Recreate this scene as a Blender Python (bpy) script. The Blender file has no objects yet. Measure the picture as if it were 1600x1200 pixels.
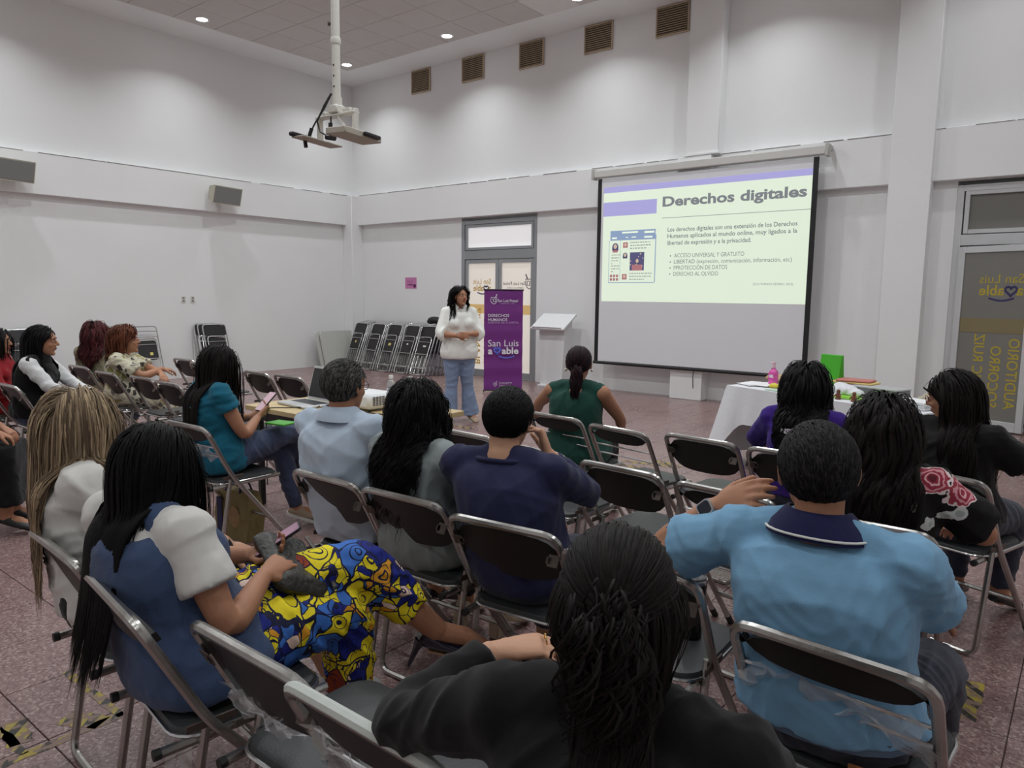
import bpy, math, random
import numpy as np
from mathutils import Matrix, Vector, Euler

rng = np.random.default_rng(7)
random.seed(7)
PI = math.pi
COL = bpy.context.scene.collection
SC = bpy.context.scene

# ------------------------------------------------------------------ camera, world, lights, exposure
CAM_H = 1.55
cam_d = bpy.data.cameras.new('camera')
cam_d.sensor_width = 36.0
cam_d.lens = 36.0 * 1141.0 / 1600.0
cam_d.clip_start = 0.05
cam = bpy.data.objects.new('camera', cam_d)
COL.objects.link(cam)
cam.matrix_world = Matrix(((0.781, -0.084, 0.618, 0.0),
                           (0.624, 0.088, -0.776, 0.0),
                           (0.011, 0.993, 0.122, CAM_H),
                           (0, 0, 0, 1)))
SC.camera = cam

world = bpy.data.worlds.new('world')
SC.world = world
world.use_nodes = True
world.node_tree.nodes['Background'].inputs[0].default_value = (0.5, 0.5, 0.52, 1)
world.node_tree.nodes['Background'].inputs[1].default_value = 0.1

SC.view_settings.view_transform = 'Standard'
SC.view_settings.look = 'None'
SC.view_settings.gamma = 1.0
SC.view_settings.use_curve_mapping = False
SC.view_settings.exposure = 0.0

CEIL = 5.87
LX = (-11.6, -8.97, -6.34, -3.7, -1.07, 1.56)
LY = (9.4, 6.5, 3.65, 0.8, -2.0)
def lamp_power(x, y):      # the rows beside the walls are softer than those over the floor
    k = 0.62 if (x > -2 and y > 3) else 1.0
    if y > 9 or x < -11: return 16.0 * k
    return {6.5: 36.0, 3.65: 35.0, 0.8: 20.5, -2.0: 13.0}[y] * k
lamp_lights = []
for ly in LY:
    for lx in LX:
        ld = bpy.data.lights.new('downlight_beam', 'AREA')
        ld.shape = 'DISK'
        ld.size = 0.16
        ld.energy = lamp_power(lx, ly)
        ld.spread = math.radians(126 if (ly > 9 or lx < -11) else 160)
        ld.color = (0.925, 0.975, 1.0)
        lo = bpy.data.objects.new('downlight_beam', ld)
        COL.objects.link(lo)
        lamp_lights.append((lx, ly, lo))

# ------------------------------------------------------------------ materials
MATS = {}
def M(name, col, rough=0.5, metal=0.0, var=0.0, vscale=8.0, bump=0.0, bscale=40.0, spec=0.5, emit=None, estr=0.0, coat=0.0, sheen=0.0, alpha=1.0, trans=0.0):
    """procedural principled material: base colour with noise variation and noise relief"""
    if name in MATS: return MATS[name]
    m = bpy.data.materials.new(name)
    m.use_nodes = True
    nt = m.node_tree
    b = nt.nodes['Principled BSDF']
    b.inputs['Base Color'].default_value = (*col, 1)
    b.inputs['Roughness'].default_value = rough
    b.inputs['Metallic'].default_value = metal
    b.inputs['Specular IOR Level'].default_value = spec
    b.inputs['Coat Weight'].default_value = coat
    b.inputs['Sheen Weight'].default_value = sheen
    b.inputs['Alpha'].default_value = alpha
    b.inputs['Transmission Weight'].default_value = trans
    if emit:
        b.inputs['Emission Color'].default_value = (*emit, 1)
        b.inputs['Emission Strength'].default_value = estr
    tc = nt.nodes.new('ShaderNodeTexCoord')
    if var > 0:
        n = nt.nodes.new('ShaderNodeTexNoise')
        n.inputs['Scale'].default_value = vscale
        n.inputs['Detail'].default_value = 4
        nt.links.new(tc.outputs['Object'], n.inputs['Vector'])
        r = nt.nodes.new('ShaderNodeMix'); r.data_type = 'RGBA'
        lo = tuple(max(0, c * (1 - var)) for c in col); hi = tuple(min(1, c * (1 + var)) for c in col)
        r.inputs[6].default_value = (*lo, 1); r.inputs[7].default_value = (*hi, 1)
        nt.links.new(n.outputs['Fac'], r.inputs[0])
        nt.links.new(r.outputs[2], b.inputs['Base Color'])
    if bump > 0:
        n2 = nt.nodes.new('ShaderNodeTexNoise')
        n2.inputs['Scale'].default_value = bscale
        n2.inputs['Detail'].default_value = 3
        nt.links.new(tc.outputs['Object'], n2.inputs['Vector'])
        bp = nt.nodes.new('ShaderNodeBump')
        bp.inputs['Strength'].default_value = bump
        bp.inputs['Distance'].default_value = 0.01
        nt.links.new(n2.outputs['Fac'], bp.inputs['Height'])
        nt.links.new(bp.outputs['Normal'], b.inputs['Normal'])
    MATS[name] = m
    return m

def ramp(nt, stops, interp='LINEAR'):
    r = nt.nodes.new('ShaderNodeValToRGB')
    r.color_ramp.interpolation = interp
    e = r.color_ramp.elements
    while len(e) < len(stops): e.new(0.5)
    for k, (p, c) in enumerate(stops):
        e[k].position = p; e[k].color = (*c, 1)
    return r

def srgb(r, g, b):
    f = lambda c: (c / 255 / 12.92) if c / 255 <= 0.04045 else ((c / 255 + 0.055) / 1.055) ** 2.4
    return (f(r), f(g), f(b))

# ------------------------------------------------------------------ mesh builder
class MB:
    def __init__(s):
        s.v = []; s.f = []; s.m = []; s.n = 0
    def add(s, v, f, mat=0, X=None):
        v = np.asarray(v, float)
        if X is not None:
            A = np.array(X); v = v @ A[:3, :3].T + A[:3, 3]
        o = s.n
        s.v.append(v); s.n += len(v)
        s.f.extend([tuple(i + o for i in q) for q in f]); s.m.extend([mat] * len(f))
        return s
    def box(s, c, d, bev=0.0, mat=0, X=None):
        hx, hy, hz = d[0] / 2, d[1] / 2, d[2] / 2
        c = np.array(c)
        if bev <= 0:
            v = [(x, y, z) for x in (-hx, hx) for y in (-hy, hy) for z in (-hz, hz)]
            f = [(0, 1, 3, 2), (4, 6, 7, 5), (0, 4, 5, 1), (2, 3, 7, 6), (0, 2, 6, 4), (1, 5, 7, 3)]
            return s.add(np.array(v) + c, f, mat, X)
        bev = min(bev, hx * .98, hy * .98, hz * .98)
        v = []; idx = {}
        for sx in (-1, 1):
            for sy in (-1, 1):
                for sz in (-1, 1):
                    for a in range(3):
                        p = [sx * (hx - bev), sy * (hy - bev), sz * (hz - bev)]
                        p[a] = (sx, sy, sz)[a] * (hx, hy, hz)[a]
                        idx[(sx, sy, sz, a)] = len(v); v.append(p)
        f = []
        S = (-1, 1)
        for a in range(3):
            for sg in S:
                o = [k for k in range(3) if k != a]
                q = []
                for (u, w) in ((-1, -1), (1, -1), (1, 1), (-1, 1)):
                    sgn = [0, 0, 0]; sgn[a] = sg; sgn[o[0]] = u; sgn[o[1]] = w
                    q.append(idx[(*sgn, a)])
                flip = (sg < 0) != (a == 1)
                f.append(tuple(q[::-1] if flip else q))
        for a in range(3):   # edges along axis a
            o = [k for k in range(3) if k != a]
            for u in S:
                for w in S:
                    def g(t, ax):
                        sgn = [0, 0, 0]; sgn[a] = t; sgn[o[0]] = u; sgn[o[1]] = w
                        return idx[(*sgn, ax)]
                    q = (g(-1, o[0]), g(1, o[0]), g(1, o[1]), g(-1, o[1]))
                    flip = (u * w > 0) != (a == 1)
                    f.append(q[::-1] if flip else q)
        for sx in S:
            for sy in S:
                for sz in S:
                    t = (idx[(sx, sy, sz, 0)], idx[(sx, sy, sz, 1)], idx[(sx, sy, sz, 2)])
                    f.append(t if sx * sy * sz > 0 else t[::-1])
        return s.add(np.array(v) + c, f, mat, X)
    def loft(s, rings, cap=True, closed=False, mat=0, X=None):
        n = len(rings[0]); v = np.concatenate([np.asarray(r, float) for r in rings]); f = []
        K = len(rings)
        for k in range(K if closed else K - 1):
            a = k * n; b = ((k + 1) % K) * n
            for i in range(n):
                j = (i + 1) % n
                f.append((a + i, a + j, b + j, b + i))
        if cap and not closed:
            f.append(tuple(range(n))[::-1]); f.append(tuple((K - 1) * n + i for i in range(n)))
        return s.add(v, f, mat, X)
    def tube(s, path, r, n=8, closed=False, mat=0, X=None, square=False, cap=True, aspect=1.0, up=None):
        P = np.asarray(path, float); K = len(P)
        R = np.full(K, r, float) if np.isscalar(r) else np.asarray(r, float)
        if closed: T = np.roll(P, -1, 0) - np.roll(P, 1, 0)
        else: T = np.gradient(P, axis=0)
        T /= np.linalg.norm(T, axis=1)[:, None] + 1e-12
        u = np.array(up, float) if up is not None else (np.array([0, 0, 1.]) if abs(T[0][2]) < .9 else np.array([1., 0, 0]))
        ang = np.arange(n) * 2 * PI / n + (PI / n)
        ca, sa = np.cos(ang), np.sin(ang)
        if square:
            k = 1 / np.maximum(np.abs(ca), np.abs(sa)); k = np.minimum(k, 1.22); ca, sa = ca * k, sa * k
        rings = []
        for k in range(K):
            u = u - T[k] * (u @ T[k]); u /= np.linalg.norm(u) + 1e-12
            w = np.cross(T[k], u)
            rings.append(P[k] + R[k] * (ca[:, None] * u + aspect * sa[:, None] * w))
        return s.loft(rings, cap, closed, mat, X)
    def capsule(s, path, r, n=12, mat=0, X=None):
        """tapering limb with round ends"""
        P = [np.array(p, float) for p in path]; R = list(r)
        d0 = P[0] - P[1]; d0 /= np.linalg.norm(d0) + 1e-9
        d1 = P[-1] - P[-2]; d1 /= np.linalg.norm(d1) + 1e-9
        pre = [(P[0] + d0 * R[0] * math.sin(a), R[0] * math.cos(a)) for a in (1.45, 1.0, .5)]
        post = [(P[-1] + d1 * R[-1] * math.sin(a), R[-1] * math.cos(a)) for a in (.5, 1.0, 1.45)]
        A = pre + list(zip(P, R)) + post
        return s.tube([a[0] for a in A], [a[1] for a in A], n, mat=mat, X=X)
    def lathe(s, prof, n=16, mat=0, X=None, cap=True):
        a = np.arange(n) * 2 * PI / n
        return s.loft([np.stack([r * np.cos(a), r * np.sin(a), np.full(n, z)], 1) for r, z in prof], cap, mat=mat, X=X)
    def ell(s, c, r, nu=14, nv=9, mat=0, X=None, R=None):
        a = np.arange(nu) * 2 * PI / nu
        t = np.linspace(0.02, PI - .02, nv)
        rings = []
        for tt in t[::-1]:
            q = np.stack([r[0] * np.sin(tt) * np.cos(a), r[1] * np.sin(tt) * np.sin(a), np.full(nu, r[2] * np.cos(tt))], 1)
            if R is not None: q = q @ np.array(R).T
            rings.append(q + np.array(c))
        return s.loft(rings, True, mat=mat, X=X)
    def prism(s, pts, h, mat=0, X=None):
        """2D outline (counter-clockwise) extruded along local z from 0 to h"""
        p = np.asarray(pts, float)
        return s.loft([np.c_[p, np.zeros(len(p))], np.c_[p, np.full(len(p), h)]], True, mat=mat, X=X)
    def mesh(s, name, mats, smooth=True, angle=40):
        me = bpy.data.meshes.new(name)
        v = np.concatenate(s.v) if s.v else np.zeros((0, 3))
        me.from_pydata(v.tolist(), [], s.f)
        for m in (mats if isinstance(mats, (list, tuple)) else [mats]): me.materials.append(m)
        if any(s.m): me.polygons.foreach_set('material_index', s.m)
        finish(me, smooth, angle)
        return me
    def build(s, name, mats, parent=None, smooth=True, angle=40, **kw):
        return link(name, s.mesh(name, mats, smooth, angle), parent, **kw)

def finish(me, smooth=True, angle=40):
    me.polygons.foreach_set('use_smooth', [smooth] * len(me.polygons))
    if smooth and angle is not None: me.set_sharp_from_angle(angle=math.radians(angle))
    me.update()

def link(name, data, parent=None, loc=None, rot=None, label=None, cat=None, group=None, kind=None):
    o = bpy.data.objects.new(name, data)
    COL.objects.link(o)
    if parent: o.parent = parent
    if loc is not None: o.location = loc
    if rot is not None: o.rotation_euler = rot if hasattr(rot, '__len__') else (0, 0, rot)
    if label: o['label'] = label
    if cat: o['category'] = cat
    if group: o['group'] = group
    if kind: o['kind'] = kind
    return o

def thing(name, label, cat, loc=(0, 0, 0), rotz=0.0, group=None, rot=None):
    return link(name, None, None, loc, rot if rot is not None else rotz, label, cat, group)

def copy_tree(o, parent=None):
    c = o.copy(); COL.objects.link(c)
    if parent: c.parent = parent
    for ch in o.children: copy_tree(ch, c)
    return c

def T(x=0, y=0, z=0, rx=0, ry=0, rz=0):
    return Matrix.Translation((x, y, z)) @ Euler((rx, ry, rz)).to_matrix().to_4x4()

def text_geo(body, size=1.0, align='CENTER', sx=1.0, bold=0.0, sp=1.0):
    """flat lettering: verts (x, y) and faces from a font curve, centred on its line height"""
    c = bpy.data.curves.new('lettering', 'FONT')
    c.body = body; c.size = size; c.align_x = align; c.align_y = 'CENTER'; c.offset = bold; c.space_character = sp
    c.resolution_u = 3
    o = bpy.data.objects.new('lettering', c); COL.objects.link(o)
    dg = bpy.context.evaluated_depsgraph_get()
    ev = o.evaluated_get(dg); me = ev.to_mesh()
    v = np.array([(q.co.x * sx, q.co.y) for q in me.vertices]); f = [tuple(p.vertices) for p in me.polygons]
    ev.to_mesh_clear()
    bpy.data.objects.remove(o); bpy.data.curves.remove(c)
    return v, f


def flat(mb, v, f, X, mat=0):
    """put flat 2D geometry on a plane given by matrix X (local x, y on the surface, z out of it)"""
    if len(v): mb.add(np.c_[np.asarray(v), np.zeros(len(v))], f, mat, X)

def evaluated(me, mods):
    o = bpy.data.objects.new('tmp', me); COL.objects.link(o)
    for t, kw in mods:
        md = o.modifiers.new(t, t)
        for k, v in kw.items(): setattr(md, k, v)
    dg = bpy.context.evaluated_depsgraph_get()
    out = bpy.data.meshes.new_from_object(o.evaluated_get(dg))
    bpy.data.objects.remove(o)
    return out

def fuse(mb, voxel, smooth=4, dec=None, factor=0.5):
    me = mb.mesh('tmp', [], False)
    mods = [('REMESH', dict(mode='VOXEL', voxel_size=voxel, adaptivity=0.0)), ('SMOOTH', dict(factor=factor, iterations=smooth))]
    if dec: mods.append(('DECIMATE', dict(ratio=dec)))
    out = evaluated(me, mods)
    bpy.data.meshes.remove(me)
    return out

def wrinkle(me, amp, scale=9.0, seed=0, stretch=(1, 1, 1), sharp=1.6):
    """cloth folds: warped sine ridges pushed along the normals"""
    n = len(me.vertices)
    co = np.empty(n * 3); me.vertices.foreach_get('co', co); co = co.reshape(-1, 3)
    no = np.array([v.normal[:] for v in me.vertices])
    r = np.random.default_rng(seed)
    p = co * np.array(stretch) * scale
    w = np.zeros((n, 3))
    for k in range(4):
        d = r.normal(size=3); d /= np.linalg.norm(d)
        w += np.sin(p @ d * (0.7 + .3 * k) + r.uniform(0, 6.28))[:, None] * r.normal(size=3) * .8
    q = p + w
    h = np.zeros(n)
    for k in range(4):
        d = r.normal(size=3); d /= np.linalg.norm(d)
        h += (1 - np.abs(np.sin(q @ d * (1 + .4 * k) + r.uniform(0, 6.28)))) ** sharp
    h = h / 4 - .35
    co = co + no * (amp * h)[:, None]
    me.vertices.foreach_set('co', co.ravel()); me.update()

# ------------------------------------------------------------------ basic materials
W_WALL = M('painted_wall', srgb(238, 238, 238), .7, var=.025, vscale=1.5, bump=.25, bscale=160)
W_TRIM = M('painted_column', srgb(238, 238, 238), .7, var=.02, vscale=2, bump=.2, bscale=160)
GREY_ALU = M('grey_aluminium', srgb(160, 163, 166), .4, .55, var=.06, vscale=6)
WHITE_ALU = M('pale_aluminium', srgb(205, 206, 207), .4, .3, var=.05, vscale=6)
CHROME = M('worn_chrome_tube', srgb(178, 176, 172), .26, .95, var=.22, vscale=18, bump=.04, bscale=60)
CHROME_B = M('bright_chrome_tube', srgb(205, 205, 205), .2, .95, var=.1, vscale=18)
VINYL = M('black_vinyl', srgb(27, 24, 25), .45, var=.2, vscale=9, bump=.12, bscale=220)
VINYL_SEAT = M('dark_grey_vinyl', srgb(47, 49, 50), .42, var=.15, vscale=7, bump=.12, bscale=220)
RUBBER = M('black_rubber', srgb(28, 28, 28), .6)
STEEL = M('bracket_steel', srgb(92, 82, 76), .55, .5, var=.35, vscale=60)
WHITE_P = M('white_plastic', srgb(225, 225, 223), .4)
BLACK_P = M('black_plastic', srgb(24, 24, 25), .4)
PAPER = M('white_paper', srgb(232, 232, 234), .8, var=.02)
PLASTIC_FILM = M('clear_plastic_film', (0.85, 0.85, 0.87), .25, alpha=.33, bump=1.0, bscale=30)
INK = M('dark_ink', srgb(70, 68, 90), .7)
# ------------------------------------------------------------------ terrazzo and ceiling materials
def terrazzo():
    m = bpy.data.materials.new('pink_terrazzo'); m.use_nodes = True
    nt = m.node_tree; b = nt.nodes['Principled BSDF']; L = nt.links
    g = nt.nodes.new('ShaderNodeNewGeometry')
    v = nt.nodes.new('ShaderNodeTexVoronoi'); v.inputs['Scale'].default_value = 115
    L.new(g.outputs['Position'], v.inputs['Vector'])
    sep = nt.nodes.new('ShaderNodeSeparateColor'); L.new(v.outputs['Color'], sep.inputs[0])
    r = ramp(nt, [(0.0, srgb(118, 90, 91)), (.25, srgb(140, 110, 109)), (.6, srgb(152, 123, 120)), (.85, srgb(170, 143, 138)), (1.0, srgb(192, 174, 166))])
    L.new(sep.outputs[0], r.inputs[0])
    n = nt.nodes.new('ShaderNodeTexNoise'); n.inputs['Scale'].default_value = 1.3; n.inputs['Detail'].default_value = 5
    L.new(g.outputs['Position'], n.inputs['Vector'])
    mx = nt.nodes.new('ShaderNodeMix'); mx.data_type = 'RGBA'; mx.blend_type = 'MULTIPLY'
    mx.inputs[0].default_value = .55
    L.new(r.outputs[0], mx.inputs[6])
    r2 = ramp(nt, [(.3, (.48, .46, .46)), (.7, (.72, .71, .71))]); L.new(n.outputs['Fac'], r2.inputs[0]); L.new(r2.outputs[0], mx.inputs[7])
    L.new(mx.outputs[2], b.inputs['Base Color'])
    r3 = ramp(nt, [(.3, (.22,) * 3), (.7, (.36,) * 3)]); L.new(n.outputs['Fac'], r3.inputs[0]); L.new(r3.outputs[0], b.inputs['Roughness'])
    b.inputs['Specular IOR Level'].default_value = .5
    return m
TERRAZZO = terrazzo()
JOINT = M('floor_joint', srgb(92, 72, 72), .8, var=.15)
TILE_C = M('ceiling_tile_grey', srgb(206, 201, 197), .9, var=.05, vscale=3, bump=.3, bscale=120)
TILE_C2 = M('ceiling_tile_pale', srgb(226, 223, 219), .9, var=.04, vscale=3, bump=.2, bscale=120)
X0, X1, Y0, Y1 = -12.75, 4.2, -4.2, 10.45

# ------------------------------------------------------------------ floor with its tiles
floor = MB().box(((X0 + X1) / 2, (Y0 + Y1) / 2 + .8, -.06), (X1 - X0 + .4, Y1 - Y0 + 2.2, .1)).build('floor', JOINT, kind='structure')
TS = .433
tb = MB().box((0, 0, -.006), (TS - .004, TS - .004, .012), .0016)
tile_me = tb.mesh('floor_tile', TERRAZZO, smooth=False)
CR = np.array(cam.matrix_world)[:3, :3]
def seen(p):
    q = CR.T @ (np.array(p) - np.array([0, 0, CAM_H]))
    return q[2] < -.4 and abs(q[0] / q[2]) < .80 and abs(q[1] / q[2]) < .62
tiles = []
for i in range(int((X0 + 4.02) / TS) - 1, int((X1 + 4.02) / TS) + 1):
    for j in range(int((Y0 - .855) / TS) - 1, int((Y1 - .855) / TS) + 1):
        cx, cy = -4.02 + (i + .5) * TS, .855 + (j + .5) * TS
        if X0 - .2 < cx < X1 + .2 and Y0 - .2 < cy < Y1 + .2: tiles.append((not seen((cx, cy, 0)), math.hypot(cx, cy), cx, cy))
tiles.sort()
rest = MB(); bv = np.concatenate(tb.v); bf = tb.f
for k, (ns, d, cx, cy) in enumerate(tiles):
    if k < 290: link('floor_tile', tile_me, floor, (cx, cy, 0))
    else: rest.add(bv + (cx, cy, 0), bf)
rest.build('floor_tiles_beyond', TERRAZZO, floor, smooth=False, kind='stuff')

# ------------------------------------------------------------------ ceiling
ceiling = MB().box(((X0 + X1) / 2, (Y0 + Y1) / 2, 5.96), (X1 - X0 + .4, Y1 - Y0 + .4, .12)).build('ceiling', TILE_C, kind='structure')
sb = MB()
sb.box((-12.325, (Y0 + Y1) / 2, 5.885), (.85, Y1 - Y0, .03), .002)
sb.box(((X0 + .85 + X1) / 2, 10.055, 5.885), (X1 - X0 - .85, .79, .03), .002)
sb.build('soffit_border', W_WALL, ceiling)
CTX, CTY = .682, .70
ct = MB().box((0, 0, .006), (CTX - .008, CTY - .008, .018), .003)
ct_a = ct.mesh('ceiling_tile', TILE_C, False); ct_b = ct.mesh('ceiling_tile', TILE_C2, False)
cl = []
for i in range(0, 24):
    for j in range(0, 20):
        cx, cy = -11.9 + (i + .5) * CTX, 9.66 - (j + .5) * CTY
        if cx < X1: cl.append((not seen((cx, cy, 5.87)), math.hypot(cx, cy - 2), cx, cy))
cl.sort(); rest = MB(); cv = np.concatenate(ct.v)
for k, (ns, d, cx, cy) in enumerate(cl):
    if k < 180: link('ceiling_tile', ct_b if (cy > 9.0 and -7.25 < cx < -6.5) else ct_a, ceiling, (cx, cy, 5.872))
    else: rest.add(cv + (cx, cy, 5.872), ct.f)
rest.build('ceiling_tiles_beyond', TILE_C, ceiling, False, kind='stuff')

# ------------------------------------------------------------------ walls, beams, columns
def struct(name, mb, m, **kw): return mb.build(name, m, kind='structure', **kw)
ym = (Y0 + Y1) / 2
struct('wall_left', MB().box((X0 - .1, ym, 2.95), (.2, Y1 - Y0 + .4, 5.9)), W_WALL)
struct('wall_right', MB().box((X1 + .1, ym, 2.95), (.2, Y1 - Y0 + .4, 5.9)), W_WALL)
struct('wall_front', MB().box(((X0 + X1) / 2, Y0 - .1, 2.95), (X1 - X0, .2, 5.9)), W_WALL)
wb = MB()
wb.box(((X0 + X1) / 2, Y1 + .1, 4.435), (X1 - X0, .2, 2.93))
for a, b in ((X0, -9.59), (-7.79, -1.45), (.35, X1)):
    wb.box(((a + b) / 2, Y1 + .1, 1.485), (b - a, .2, 2.97))
struct('wall_back', wb, W_WALL)
struct('wall_corridor', MB().box((-4, 12.3, 1.6), (18, .1, 3.4)), W_WALL)
# beam that runs round the room (the top edge line shows a hairline crack)
be = MB().box((X0 + .06, ym, 3.285), (.12, Y1 - Y0, .62), .006)
struct('trim_1', be, W_TRIM)
be = MB().box(((X0 + .12 + X1) / 2, Y1 - .06, 3.285), (X1 - X0 - .12, .12, .62), .006)
struct('trim_2', be, W_TRIM)
CRACK = M('hairline_crack', srgb(120, 116, 114), .9)
r = random.Random(3)
ck = MB(); y = -3.9
while y < 10.2:
    l = r.uniform(.25, 1.1)
    ck.box((X0 + .122, y + l / 2, 3.590 + r.uniform(-.003, .003)), (.004, l, r.uniform(.004, .012))); y += l + r.choice((.0, .02, .2))
x = -12.4
while x < 3.9:
    l = r.uniform(.2, .9)
    ck.box((x + l / 2, Y1 - .122, 3.590 + r.uniform(-.003, .003)), (l, .004, r.uniform(.004, .011))); x += l + r.choice((.02, .05, .3))
struct('trim_3', ck, CRACK)
struct('trim_4', MB().box((X0 + .15, Y1 - .15, 1.79), (.30, .30, 3.58), .008), W_TRIM)        # corner column
pl = MB().box((-1.94, Y1 - .11, 2.93), (.47, .22, 5.86), .006)
struct('trim_5', pl, W_TRIM)                                                                     # column beside the door
pl = MB().box((-4.68, Y1 - .11, 4.735), (.50, .22, 2.25), .006).box((-4.68, Y1 - .125, 3.60), (.54, .25, .03), .004)
struct('trim_6', pl, W_TRIM)
struct('trim_7', MB().box((-4.78, Y1 - .12, 1.79), (.52, .24, 3.58), .006), W_TRIM)             # column behind the screen

# ------------------------------------------------------------------ doors
GLASS_LIT = M('lit_frosted_glass', srgb(226, 218, 208), .5, emit=srgb(232, 224, 214), estr=.36, var=.02, vscale=2)
GLASS_TOP = M('lit_frosted_transom', srgb(228, 226, 226), .5, emit=srgb(228, 226, 228), estr=.5)
GLASS_DARK = M('dark_frosted_glass', srgb(122, 120, 114), .35, var=.06, vscale=1.2)
GOLD = M('gold_film', srgb(206, 166, 60), .5)
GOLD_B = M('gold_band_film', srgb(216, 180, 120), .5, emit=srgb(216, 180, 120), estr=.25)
GOLD_D = M('dull_gold_film', srgb(178, 158, 52), .5)
NAVY_F = M('navy_film', srgb(52, 46, 92), .5)
GREY_F = M('grey_film', srgb(92, 88, 96), .5)

def heart_path(n=40):
    t = np.linspace(0, 2 * PI, n, endpoint=False)
    return np.c_[16 * np.sin(t) ** 3, 13 * np.cos(t) - 5 * np.cos(2 * t) - 2 * np.cos(3 * t) - np.cos(4 * t)] / 34
def ribbon2d(path, w, closed=False):
    p = np.asarray(path, float)
    t = (np.roll(p, -1, 0) - np.roll(p, 1, 0)) if closed else np.gradient(p, axis=0)
    t /= np.linalg.norm(t, axis=1)[:, None] + 1e-9
    n = np.c_[-t[:, 1], t[:, 0]] * w / 2
    v = np.r_[p + n, p - n]; K = len(p)
    f = [(i, i + 1, K + i + 1, K + i) for i in range(K - 1)]
    if closed: f.append((K - 1, 0, K, 2 * K - 1))
    return v, f
def crest2d(s):
    """small shield with a bell-less cross of bars and a slanted mast"""
    o = np.array([(-.5, .45), (.5, .45), (.5, -.1), (.3, -.42), (0, -.58), (-.3, -.42), (-.5, -.1)]) * s
    out = [ribbon2d(o, .09 * s, True), ribbon2d(np.array([(-.28, .2), (-.05, .2), (-.05, -.25)]) * s, .1 * s),
           ribbon2d(np.array([(.05, .25), (.3, .25), (.3, -.2), (.05, -.2)]) * s, .1 * s), ribbon2d(np.array([(.25, .45), (.5, .98)]) * s, .14 * s)]
    return out
def swoosh2d(s):
    x = np.linspace(-.6, .5, 14)
    return ribbon2d(np.c_[x, -.12 * np.sin((x + .6) / 1.1 * PI)] * s, .09 * s)

def amable(mbs, X, w, mirror=False, heart=1, swoosh=1):
    """the two lines San Luis / a-heart-able, about w wide; mbs maps a key to a builder"""
    k = -1 if mirror else 1
    def put(key, v, f, dx, dy):
        v = np.asarray(v) + (dx, dy); flat(mbs[key], v * (k, 1), [q[::k] for q in f], X)
    v, f = text_geo('San Luis', .30 * w, sx=1.0); put('thin', v, f, 0, .14 * w)
    v, f = text_geo('a', .34 * w, bold=.006 * w); put('bold', v, f, -.41 * w, -.13 * w)
    v, f = text_geo('able', .34 * w, bold=.006 * w); put('bold', v, f, .20 * w, -.13 * w)
    v, f = ribbon2d(heart_path() * .26 * w, .05 * w, True); put('heart', v, f, -.22 * w, -.13 * w)
    v, f = swoosh2d(.5 * w); put('swoosh', v, f, 0, -.30 * w)

def rect(mb, x0, x1, z0, z1, y, d, bev=.003):
    return mb.box(((x0 + x1) / 2, y, (z0 + z1) / 2), (x1 - x0, d, z1 - z0), bev)
def frame4(mb, x0, x1, z0, z1, w, y, d, wb=None):
    wb = wb or w
    rect(mb, x0, x0 + w, z0, z1, y, d); rect(mb, x1 - w, x1, z0, z1, y, d)
    rect(mb, x0 + w, x1 - w, z1 - w, z1, y, d); rect(mb, x0 + w, x1 - w, z0, z0 + wb, y, d)

def wall_print_X(x, y, z):  # local x right, y up, z towards the room (-Y)
    return Matrix(((1, 0, 0, x), (0, 0, -1, y), (0, 1, 0, z), (0, 0, 0, 1)))

d1 = link('door_1', None, loc=(0, 0, 0), kind='structure', label='glazed double door with lit frosted panes behind the purple banner')
fy = 10.50
fr = MB(); frame4(fr, -9.59, -7.79, 0, 2.92, .075, fy, .09, .02); rect(fr, -9.53, -7.85, 2.20, 2.36, fy, .08)
fr.build('frame', GREY_ALU, d1)
tr = MB(); frame4(tr, -9.50, -7.88, 2.37, 2.84, .05, fy - .01, .06); tr.build('transom_frame', GREY_ALU, d1)
rect(MB(), -9.46, -7.92, 2.41, 2.80, fy, .012).build('transom_pane', GLASS_TOP, d1)
for a, b in ((-9.50, -8.69), (-8.68, -7.87)):
    lf = MB(); frame4(lf, a, b, .02, 2.19, .065, fy - .01, .05, .11); lo = lf.build('leaf', GREY_ALU, d1)
    rect(MB(), a + .06, b - .06, .12, 2.13, fy, .012).build('pane', GLASS_LIT, lo)
    rect(MB(), a + .066, b - .066, 1.19, 1.36, fy - .0075, .002, 0).build('gold_band', GOLD_B, lo)
MB().box((-8.72, fy - .06, 1.05), (.025, .04, .22), .006).box((-8.64, fy - .06, 1.05), (.025, .04, .22), .006).build('handle', GREY_ALU, d1)
k = dict(thin=MB(), bold=MB(), heart=MB(), swoosh=MB())
amable(k, wall_print_X(-9.10, fy - .009, 1.72), .46, True)
g = MB()
for q in ('thin', 'bold'):
    g.v += k[q].v; g.f += [tuple(i + g.n for i in f) for f in k[q].f]; g.m += k[q].m; g.n += k[q].n
g.build('gold_lettering', GOLD, d1, False); 
g = MB()
for q in ('heart', 'swoosh'):
    g.v += k[q].v; g.f += [tuple(i + g.n for i in f) for f in k[q].f]; g.m += k[q].m; g.n += k[q].n
g.build('heart_mark', NAVY_F, d1, False)
g = MB()
def mirrored_vertical(g, X, body, size, dx, dy, sx=1.0, bold=0.0):
    v, f = text_geo(body, size, 'LEFT', sx, bold)
    # reads upwards from outside (turned 90 degrees), so it shows mirrored from inside
    p = np.c_[v[:, 1], v[:, 0]] + (dx, dy)
    flat(g, p, f, X)
X = wall_print_X(0, fy - .009, 0)
for b, dx in (('BLANC RUIZ', -9.21), ('SOCORRO', -8.99), ('AUDITORIO', -8.80)):
    mirrored_vertical(g, X, b, .19, dx, .22, 1.0, .002)
g.build('gold_vertical_lettering', GOLD, d1, False)
g = MB()
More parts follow.
